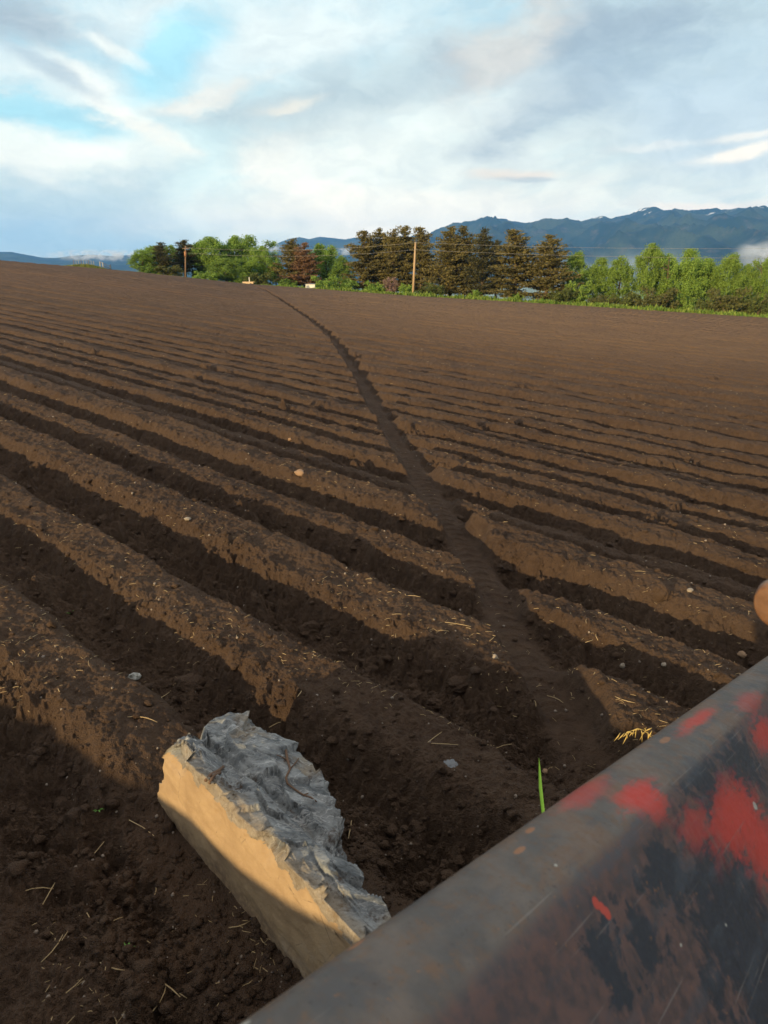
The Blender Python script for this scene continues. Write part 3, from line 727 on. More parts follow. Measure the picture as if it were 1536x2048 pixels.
# ------------------------------------------------------------------ plants and litter close by
def simple(name, c1, c2, scale=40., rough=.85, trans=0.):
    m, t, out = mat(name); g = t.node('ShaderNodeTexCoord').outputs['Object']
    c = t.mix(t.noise(g, scale, 4, .6), c1, c2)
    p = pbsdf(t, out, c, rough)
    if trans:
        tr = t.node('ShaderNodeBsdfTranslucent'); t.l.new(c, tr.inputs[0]); mx = t.node('ShaderNodeMixShader'); mx.inputs[0].default_value = trans
        t.l.new(p.outputs[0], mx.inputs[1]); t.l.new(tr.outputs[0], mx.inputs[2]); t.l.new(mx.outputs[0], out.inputs[0])
    return m
STRAW = simple('straw', (.26, .18, .09), (.54, .41, .22), 12.)
STONE_P = simple('pale_stone', (.18, .145, .105), (.32, .27, .21), 60.)
STONE_G = simple('grey_stone', (.10, .105, .11), (.17, .175, .18), 30.)
STONE_Q = simple('white_stone', (.14, .14, .125), (.42, .42, .38), 60.)
STONE_B = simple('brown_stone', (.20, .12, .07), (.30, .20, .12), 30.)
GREEN = simple('fresh_blade', (.10, .26, .04), (.17, .36, .07), 20., .6, .35)

def blade_strip(pts, widths, up=(0, -1, 0)):
    V = []; Q = []
    for p, w in zip(pts, widths):
        V += [(p[0] - w / 2, p[1], p[2]), (p[0], p[1] + w * .25, p[2]), (p[0] + w / 2, p[1], p[2])]
    for i in range(len(pts) - 1):
        for j in (0, 1): Q.append((i * 3 + j, i * 3 + j + 1, i * 3 + j + 4, i * 3 + j + 3))
    return V, Q
def grass_blade():
    g = hit(1096, 1720); Y = g[1]
    top = at(1078, 1516, Y - .01); mid = at(1081, 1575, Y); lo = at(1088, 1640, Y)
    pts = [g - (0, 0, .02), lo, mid, .45 * mid + .55 * top, top]
    mb = MB(); mb.add(*blade_strip([p - g for p in pts], [.006, .0095, .0095, .006, .0006]))
    V, Q = blade_strip([(-.004, 0, 0), (-.012, -.01, .07), (-.03, -.02, .12)], [.006, .006, .001]); mb.add(V, Q)
    o = mb.build('grass_blade', GREEN, smooth=True); o.location = g
    tag(o, 'single upright bright green grass blade beside the rusty beam', 'grass blade')
def grass_head():
    g = hit(1330, 1560); Y = g[1]
    m = simple('dry_grass', (.50, .36, .10), (.72, .56, .22), 20., .8, .25)
    root = empty('dry_grass', g, 0, 'drooping dry yellow grass head beside the rusty beam', 'grass')
    mb = MB(); top = at(1275, 1457, Y) - g; ctl = at(1318, 1462, Y) - g
    stem = [(1 - s) ** 2 * np.zeros(3) + 2 * s * (1 - s) * ctl + s * s * top for s in np.linspace(0, 1, 9)]
    end = at(1246, 1474, Y) - g
    stem += [top + (end - top) * .5 + (0, 0, .006), end]
    mb.tube(stem, [.0014] * 9 + [.001, .0006], 5); mb.build('stem', m, root, True)
    r2 = random.Random(4)
    for k in range(16):
        s = k / 15.; p = at(1306 - 62 * s + r2.uniform(-4, 4), 1458 + 10 * s * s + r2.uniform(-3, 5), Y + r2.uniform(-.01, .01)) - g
        L = r2.uniform(.014, .046); dx = r2.uniform(-.024, .010)
        mb = MB(); mb.tube([p, p + (dx * .5, r2.uniform(-.01, .01), -L * .25), p + (dx, r2.uniform(-.01, .01), -L)], [.0009, .0022, .0005], 5)
        mb.build('spikelet', m, root, True)
grass_blade(); grass_head()

def lump(name, g, size, material, label, cat, seed, flat=.6, sharp=.0, group=None):
    r2 = np.random.default_rng(seed)
    bm = bmesh.new(); bmesh.ops.create_icosphere(bm, subdivisions=3, radius=1)
    P = np.array([v.co[:] for v in bm.verts]); off = r2.uniform(0, 50, 3)
    d = 1 + .30 * perlin3(P + off, 1.1, seed) + .12 * perlin3(P + off, 3.1, seed + 3)
    if sharp: _, f, v = worley3(P + off, 1.7, seed); d += sharp * (f * .5 + v * .5)
    P = P * d[:, None] * (size * r2.uniform(.9, 1.15), size * r2.uniform(.7, .95), size * flat)
    for v, p in zip(bm.verts, P): v.co = p
    me = bpy.data.meshes.new(name); bm.to_mesh(me); bm.free()
    if not sharp:
        for p in me.polygons: p.use_smooth = True
    me.materials.append(material); o = bpy.data.objects.new(name, me); COL.objects.link(o)
    o.location = (g[0], g[1], g[2] + size * flat * .35); o.rotation_euler = (0, 0, r2.uniform(0, 6))
    return tag(o, label, cat, group)
STONES = [
    ('stone', 580, 881, .024, STONE_B, 'small orange brown stone on a ridge left of the wheel track', .7, 0),
    ('stone', 600, 948, .045, STONE_B, 'brown rounded stone on the ridge below the small orange one', .6, 0),
    ('stone', 375, 1040, .022, STONE_P, 'pale flat pebble on a ridge in the left of the field', .5, 0),
    ('stone', 212, 1038, .050, SOIL, 'dark flat stone lying in a furrow on the left', .45, .3),
    ('stone', 990, 1316, .016, STONE_P, 'small pale pebble at the ridge end beside the wheel track', .8, 0),
    ('stone', 1090, 1545, .012, STONE_B, 'small grey pebble just above the green grass blade', .6, 0),
    ('stone', 900, 1529, .025, STONE_G, 'flat grey stone flake on soil right of the slab', .25, .3),
    ('quartz_rock', 266, 1357, .024, STONE_Q, 'jagged whitish rock chip on the ridge behind the slab', .8, .8),
    ('stone', 1245, 1333, .014, STONE_P, 'small round pale pebble in the furrow near the beam', .8, 0),
    ('stone', 1328, 1331, .014, STONE_P, 'small pale pebble on the lit ridge flank by the beam', .7, 0),
    ('stone', 1484, 1311, .022, STONE_B, 'orange brown pebble in the furrow below the pipe end', .8, 0),
    ('stone', 1380, 1181, .017, STONE_P, 'tiny white pebble on the ridge top left of the pipe end', .6, 0),
    ('soil_clod', 622, 1264, .062, SOIL, 'large dark clod on a furrow side behind the slab', .7, .5),
    ('soil_clod', 868, 1412, .030, SOIL, 'lit clod of soil on the small ridge above the grey flake', .9, .5),
    ('soil_clod', 830, 1397, .035, SOIL, 'clod of soil left of the lit clod on the small ridge', .8, .5),
    ('soil_clod', 742, 1348, .034, SOIL, 'clod of soil with a straw stuck on it', .9, .4),
    ('soil_clod', 922, 1372, .055, SOIL, 'wide dark clod in the shaded furrow left of the wheel track', .6, .4),
    ('soil_clod', 1320, 1192, .050, SOIL, 'rounded lump of soil on the front of a ridge at right', 1.1, .1),
    ('soil_clod', 378, 1372, .060, SOIL, 'dark clod in the furrow right behind the slab', .7, .3),
    ('soil_clod', 1010, 1138, .045, SOIL, 'crumbled clod where a right hand ridge meets the wheel track', .7, .5),
]
for i, (nm, u, v, sz, mt, lab, fl, sh) in enumerate(STONES):
    lump(nm, hit(u, v), sz, mt, lab, 'clod' if nm == 'soil_clod' else 'stone', 100 + i, fl, sh)

def straw_piece(mb, g, L, ang, r2, rad, arch):
    c, s = math.cos(ang), math.sin(ang)
    xs = [-.5, -.1, .2, .5]; ps = []; kink = r2.uniform(-.12, .12)
    tilt = r2.uniform(-.25, .25)
    for q in xs:
        kk = kink * L * (1 - 4 * q * q); x, y = g[0] + c * L * q - s * kk, g[1] + s * L * q + c * kk
        ps.append([x, y, g[2] + rad * 1.2 + arch * (1 - 4 * q * q) + tilt * L * q])
    mb.tube(ps, [rad, rad, rad, rad * .6], 4)
def build_litter():
    r2 = random.Random(11)
    # individual stalks that stand out close to the camera
    proto = {}
    spots = [(195, 1704, 40, 1.3), (70, 1785, 45, .2), (110, 1770, 60, 1.5), (135, 1982, 45, .9), (330, 1975, 60, -.6), (318, 2000, 40, 1.4), (105, 1900, 36, 1.2), (290, 1665, 60, -.5), (250, 1700, 22, -.7), (270, 1437, 42, -.1), (330, 1390, 40, 1.4), (175, 1830, 24, -.8), (225, 1935, 34, -.2), (480, 1850, 30, .4), (880, 1490, 55, -.3), (865, 1480, 45, .8), (915, 1250, 45, -.5), (700, 1660, 40, 1.5), (1000, 1500, 40, .3), (1110, 1400, 30, -.9), (740, 1350, 35, 1.1), (600, 1385, 40, 1.5), (635, 1255, 30, .2), (560, 1450, 35, .6), (820, 1195, 35, -.4), (1180, 1280, 36, .9), (1195, 1275, 30, 1.3), (1360, 1510, 30, -.6), (1250, 1400, 30, -.7), (290, 1440, 40, -.2)]
    for u, v, px, an in spots:
        g = hit(u, v); dist = math.hypot(g[0], g[1], CAM_H - g[2]); L = px * dist / F * 1.25
        mb = MB(); straw_piece(mb, (0, 0, 0), L, an, r2, .0016, L * .02)
        o = mb.build('straw_stalk', STRAW, smooth=True); o.location = g + (0, 0, .002)
        tag(o, 'short pale straw stalk lying on the dark soil near the camera', 'straw', 'straw stalks on the near soil')
    # the rest of the straw: nobody could count it
    mb = MB(); n = 11000
    ang = rng.uniform(R(-34), R(34), n); rad = 1.3 * (16 / 1.3) ** rng.uniform(0, 1, n) ** .9
    X, Y = rad * np.sin(ang), rad * np.cos(ang); parts = field_parts(X, Y)
    keep = rng.uniform(0, 1, n) < np.clip(.60 - .45 * parts[2] - .5 * parts[4], .08, 1)
    clump = perlin(X * .8, Y * .8, 500) > -.25
    keep &= clump
    X, Y = X[keep], Y[keep]; Z = field_z(X, Y)
    for x, y, z in zip(X, Y, Z):
        L = r2.uniform(.010, .034) * (1.9 if r2.random() < .12 else 1); rr = math.hypot(x, y)
        straw_piece(mb, (x, y, z), L, r2.uniform(0, 3.1416), r2, r2.uniform(.0005, .0011) * (1 + rr * .06), L * .05)
    o = mb.build('straw_litter', STRAW); tag(o, 'scattered pale chopped straw over the ridges', 'straw', kind='stuff')
    # crumbs of soil
    n = 12000
    ang = rng.uniform(R(-34), R(34), n); rad = 1.2 * (11 / 1.2) ** rng.uniform(0, 1, n)
    X, Y = rad * np.sin(ang), rad * np.cos(ang); parts = field_parts(X, Y)
    keep = rng.uniform(0, 1, n) < np.clip(.15 + .9 * parts[2] + .7 * parts[3], 0, 1) * (1 - .9 * parts[4])
    X, Y = X[keep], Y[keep]; Z = field_z(X, Y); n = len(X)
    ico = bmesh.new(); bmesh.ops.create_icosphere(ico, subdivisions=2, radius=1)
    IV = np.array([v.co[:] for v in ico.verts]); IF = np.array([[v.index for v in f.verts] for f in ico.faces]); ico.free()
    S = .0035 + .012 * rng.uniform(0, 1, n) ** 5 + .004 * rng.uniform(0, 1, n) + .020 * rng.uniform(0, 1, n) ** 18
    lo = rng.normal(0, 1, (n, 3)); lo2 = rng.normal(0, 1, (n, 3))
    jit = 1 + .26 * np.sin(2.2 * lo @ IV.T) + .16 * np.sin(4.1 * lo2 @ IV.T) + rng.uniform(-.10, .10, (n, len(IV)))
    V = IV[None] * jit[..., None] * S[:, None, None] * np.stack([np.ones(n), rng.uniform(.7, 1, n), rng.uniform(.5, .9, n)], -1)[:, None, :]
    V += np.stack([X, Y, Z + S * .25], -1)[:, None, :]
    Fc = (IF[None] + (np.arange(n) * len(IV))[:, None, None]).reshape(-1, 3)
    o = mesh_np('soil_crumbs', V.reshape(-1, 3), Fc, SOIL); tag(o, 'loose crumbs of dark soil in the furrows', 'soil', kind='stuff')
    # pale grit
    n = 1500
    ang = rng.uniform(R(-34), R(34), n); rad = 1.3 * (20 / 1.3) ** rng.uniform(0, 1, n)
    X, Y = rad * np.sin(ang), rad * np.cos(ang); Z = field_z(X, Y)
    S = (.0016 + .0045 * rng.uniform(0, 1, n) ** 4) * (1 + rad * .06)
    jit = 1 + rng.uniform(-.3, .3, (n, len(IV)))
    V = IV[None] * jit[..., None] * S[:, None, None] + np.stack([X, Y, Z + S * .4], -1)[:, None, :]
    Fc = (IF[None] + (np.arange(n) * len(IV))[:, None, None]).reshape(-1, 3)
    o = mesh_np('grit', V.reshape(-1, 3), Fc, simple('grit_stone', (.14, .11, .085), (.30, .25, .20), 60.)); tag(o, 'pale grit scattered through the soil', 'grit', kind='stuff')
build_litter()
def sprout(u, v, label, k):
    g = hit(u, v); r2 = random.Random(k); mb = MB()
    for i in range(5):
        a = r2.uniform(0, 6.28); L = r2.uniform(.012, .024)
        V, Q = blade_strip([(0, 0, 0), (.5 * L * math.cos(a), .5 * L * math.sin(a), L * .5), (L * math.cos(a), L * math.sin(a), L * .55)], [.003, .006, .001]); mb.add(V, Q)
    o = mb.build('weed_sprout', GREEN); o.location = g; tag(o, label, 'weed')
sprout(140, 1228, 'small green weed sprout in the left furrow behind the ridge', 1)
sprout(198, 1622, 'tiny green weed sprout on shaded soil left of the slab', 2)
sprout(255, 1900, 'tiny green weed sprout at the bottom left of the slab', 3)

# ------------------------------------------------------------------ trees
def leaf_mat(name, c1, c2, trans=.35, scale=.8):
    m, t, out = mat(name); g = t.node('ShaderNodeNewGeometry').outputs['Position']
    gi = t.node('ShaderNodeNewGeometry').outputs['Random Per Island']
    f = t.m('ADD', t.m('MULTIPLY', gi, .55), t.m('MULTIPLY', t.noise(g, scale, 3, .6), .5))
    c = t.mix(t.rng(f, .2, .85), c1, c2)
    p = pbsdf(t, out, c, .7, spec=.2)
    tr = t.node('ShaderNodeBsdfTranslucent'); t.l.new(c, tr.inputs[0]); mx = t.node('ShaderNodeMixShader'); mx.inputs[0].default_value = trans
    t.l.new(p.outputs[0], mx.inputs[1]); t.l.new(tr.outputs[0], mx.inputs[2]); t.l.new(mx.outputs[0], out.inputs[0])
    return m
BARK = simple('bark', (.075, .052, .036), (.15, .105, .07), 3.)
LM = {'green': leaf_mat('spring_leaves', (.150, .255, .040), (.27, .39, .075)),
      'light': leaf_mat('light_leaves', (.135, .225, .034), (.245, .345, .068)),
      'deep': leaf_mat('deep_leaves', (.115, .205, .036), (.205, .305, .062)),
      'pine': leaf_mat('pine_needles', (.090, .084, .028), (.195, .160, .055), .15),
      'darkpine': leaf_mat('dark_needles', (.050, .056, .026), (.105, .094, .040), .15),
      'brownpine': leaf_mat('browned_needles', (.13, .075, .040), (.25, .145, .078), .15),
      'olive': leaf_mat('olive_leaves', (.075, .10, .026), (.145, .165, .045)),
      'rust': leaf_mat('reddish_leaves', (.090, .105, .032), (.150, .145, .050)),
      'pink': leaf_mat('pink_blossom', (.16, .11, .08), (.36, .24, .21))}
def cards(C, D, size, aspect, r):
    """leaf quads at centres C, long axis D"""
    n = len(C); D = D / (np.linalg.norm(D, axis=1, keepdims=True) + 1e-9)
    A = r.normal(size=(n, 3)); A -= D * (A * D).sum(1, keepdims=True); A /= np.linalg.norm(A, axis=1, keepdims=True) + 1e-9
    s = size[:, None]; h = D * s * .5; w = A * s * aspect * .5
    V = np.stack([C - h, C + w * 1.0 - h * .1, C + h, C - w - h * .1], 1)
    return V.reshape(-1, 3), np.arange(n * 4).reshape(-1, 4)
def broadleaf(seed, wide=.36, bare=.10, n_cl=180, per=105, leaf=.024, sparse=0.):
    """unit-height tree: trunk and crown mesh data"""
    r = np.random.default_rng(seed); mb = MB()
    stems = r.integers(1, 4)
    C = []; 
    for sx in range(stems):
        off = r.normal(0, .05, 2) * (stems > 1); lean = r.normal(0, .05, 2) + off * 1.5
        top = r.uniform(.80, .97); pts = [np.array([off[0] * .4 + lean[0] * s * 1.6 + .012 * math.sin(7 * s + sx), off[1] * .4 + lean[1] * s * 1.6, s * top]) for s in np.linspace(-.03, 1, 7)]
        mb.tube(pts, [.020 * (1 - .85 * s) + .002 for s in np.linspace(0, 1, 7)], 6)
        for k in range(10):
            s = r.uniform(bare + .05, .85); p0 = np.array([np.interp(s, np.linspace(-.03, 1, 7), [q[i] for q in pts]) for i in range(3)])
            a = r.uniform(0, 6.28); L = wide * r.uniform(.5, 1.0) * math.sin(math.pi * min(1, .25 + .75 * (1 - s))) 
            p1 = p0 + np.array([math.cos(a) * L * .55, math.sin(a) * L * .55, L * .35]); p2 = p0 + np.array([math.cos(a) * L, math.sin(a) * L, L * .75])
            mb.tube([p0, p1, p2], [.008, .005, .0015], 4); C += [p1 + r.normal(0, .02, 3), p2, .5 * (p1 + p2)]
    C = np.array(C); C = C[C[:, 2] > bare * .9]
    extra = n_cl - len(C)
    if extra > 0:
        z = bare + (1 - bare) * r.beta(1.7, 1.5, extra); prof = wide * np.sin(np.pi * np.clip(.14 + .86 * (z - bare) / (1 - bare), 0, 1)) ** .75
        a = r.uniform(0, 6.28, extra); q = np.sqrt(r.uniform(.1, 1, extra)) * prof * r.uniform(.75, 1.2, extra)
        C = np.concatenate([C, np.stack([q * np.cos(a), q * np.sin(a), z], -1)])
    C[:, 2] = np.minimum(C[:, 2], .965)
    cr = r.uniform(.022, .080, len(C)) * (wide / .33) ** .6
    per_c = np.maximum(8, (per * (cr / .055) ** 1.7).astype(int))
    idx = np.repeat(np.arange(len(C)), per_c)
    d = r.normal(size=(len(idx), 3)) * .5
    P = C[idx] + d * cr[idx][:, None] * (1, 1, 1.15); P[:, 2] = np.clip(P[:, 2], .02, 1.03)
    V, Q = cards(P, r.normal(size=P.shape) + (0, 0, .2), r.uniform(.6, 1.3, len(P)) * leaf, .65, r)
    return mb, V, Q
def pine(seed, wide=.27, bare=.12, dens=1.0, flat_top=.0):
    r = np.random.default_rng(seed); mb = MB()
    lean = r.normal(0, .012, 2)
    tr = lambda s: np.array([lean[0] * s * s + .006 * math.sin(5 * s + seed), lean[1] * s * s, s])
    mb.tube([tr(s) for s in np.linspace(-.03, .97, 8)], [.021 * (1 - .9 * s) + .0015 for s in np.linspace(0, 1, 8)], 7)
    P = []; D = []; S = []
    nl = int(25 * dens); 
    for k in range(nl):
        s = bare + (1 - bare) * (k + r.uniform(-.3, .3)) / nl; s = min(max(s, bare), .985)
        q = (s - bare) / (1 - bare)
        prof = wide * (1 - q) ** .66 * (.66 + .34 * min(1, q / .2)) * (1.0 + .16 * math.sin(k * 2.4 + seed)) + .012
        if q > .8: prof *= .85
        for j in range(r.integers(4, 7)):
            a = r.uniform(0, 6.28); L = prof * r.uniform(.55, 1.12)
            if r.random() < .10: L *= 1.2
            rise = (-.10 + .55 * q + r.normal(0, .10)); p0 = tr(s)
            f = lambda x: p0 + np.array([math.cos(a) * L * x, math.sin(a) * L * x, L * (rise * x + .16 * x * x)])
            mb.tube([f(0), f(.5), f(1)], [.0055 * (1 - q * .6), .0032, .0008], 4, False)
            m = max(3, int(L / .018))
            for x in np.linspace(.14, 1.02, m):
                c = f(x) + r.normal(0, .006, 3); w = .030 * (1.1 - .45 * x) if L > .06 else .014
                nn = 15 if L > .06 else 7
                for _ in range(nn):
                    P.append(c + r.normal(0, 1, 3) * (w, w, .0065)); dd = np.array([math.cos(a), math.sin(a), .5]) * .7 + r.normal(0, .55, 3); dd[2] = abs(dd[2]) * .8 + .15; D.append(dd); S.append(r.uniform(.018, .036))
    for _ in range(26):
        P.append(tr(r.uniform(.92, 1.0)) + r.normal(0, .007, 3)); D.append(np.array([0, 0, 1]) + r.normal(0, .5, 3)); S.append(r.uniform(.015, .03))
    V, Q = cards(np.array(P), np.array(D), np.array(S), .42, r)
    return mb, V, Q
def bush(seed, leaf=.085):
    r = np.random.default_rng(seed); mb = MB(); C = []
    for k in range(9):
        a = r.uniform(0, 6.28); L = r.uniform(.3, .62); h = r.uniform(.5, .95)
        p = np.array([math.cos(a) * L, math.sin(a) * L, h]); mb.tube([(0, 0, -.05), p * (.4, .4, .55), p], [.03, .02, .006], 5); C += [p, p * (.6, .6, .7)]
    n = 46; a = r.uniform(0, 6.28, n); q = np.sqrt(r.uniform(0, 1, n)) * .62; z = r.uniform(.12, .95, n) * np.sqrt(np.clip(1 - (q / .72) ** 2, .05, 1)) * r.uniform(.8, 1.08, n)
    C = np.concatenate([np.array(C), np.stack([q * np.cos(a), q * np.sin(a), z], -1)]); cr = r.uniform(.08, .19, len(C)); C[:, 2] = np.minimum(C[:, 2], .93)
    idx = np.repeat(np.arange(len(C)), (46 * (cr / .13) ** 1.5).astype(int))
    d = r.normal(size=(len(idx), 3)); d /= np.linalg.norm(d, axis=1, keepdims=True); d *= (r.uniform(0, 1, len(idx)) ** .5)[:, None]
    P = C[idx] + d * cr[idx][:, None]; P[:, 2] = np.maximum(P[:, 2], .02)
    V, Q = cards(P, r.normal(size=P.shape), r.uniform(.6, 1.3, len(P)) * leaf, .65, r)
    return mb, V, Q
PROTO = {}
def proto(kind, i):
    k = (kind, i)
    if k not in PROTO:
        s = 300 + 11 * i + hash_kind[kind]
        mb, V, Q = {'broad': lambda: broadleaf(s, .36), 'tall': lambda: broadleaf(s, .27, .12, 170, 95), 'pine': lambda: pine(s), 'thinpine': lambda: pine(s, .22, .2, .8), 'bush': lambda: bush(s)}[kind]()
        me = bpy.data.meshes.new('trunk'); me.from_pydata(np.concatenate(mb.V).tolist(), [], mb.Q); me.update(); me.materials.append(BARK)
        PROTO[k] = (me, V, Q, {})
    return PROTO[k]
hash_kind = {'broad': 0, 'tall': 1, 'pine': 2, 'thinpine': 3, 'bush': 4}
def tree(name, kind, i, leafm, u, vtop, wpx, back, label, cat, group):
    """u: compass line, vtop: how high it reaches, wpx: crown width, back: metres behind the field edge"""
    r = ray(u, 561); az = math.atan2(r[0], r[1]); tx = math.tan(az)
    rad = float(edge_r(np.array(tx))) + back + (2.6 if u > 560 else .8); x, y = rad * math.sin(az), rad * math.cos(az)
    z = float(meadow_z(np.array([x]), np.array([y]))[0])
    H = at(u, vtop, y)[2] - z
    me, V, Q, cache = proto(kind, i)
    W = wpx / F * (y * 1.055) ; base = {'broad': .78, 'tall': .56, 'pine': .52, 'thinpine': .44, 'bush': 1.45}[kind]
    sx = W / base * {'broad': 1.1, 'tall': 1.2, 'pine': 1.36, 'thinpine': 1.15, 'bush': 1.15}[kind]
    root = empty(name, (x, y, z - .05), random.uniform(0, 6.28), label, cat, group)
    tk = bpy.data.objects.new('trunk', me); COL.objects.link(tk); tk.parent = root; tk.scale = (sx, sx, H)
    if leafm not in cache:
        o = mesh_np('crown', V, Q, LM[leafm]); cache[leafm] = o.data
    else:
        o = bpy.data.objects.new('crown', cache[leafm]); COL.objects.link(o)
    o.name = 'crown' if kind != 'bush' else 'foliage'
    o.parent = root; o.scale = (sx, sx, H)
    return root
G_L, G_P, G_R, G_B = 'leafy trees on the left of the far edge', 'tall pines along the far edge', 'leafy trees on the right of the far edge', 'bushes along the far edge'
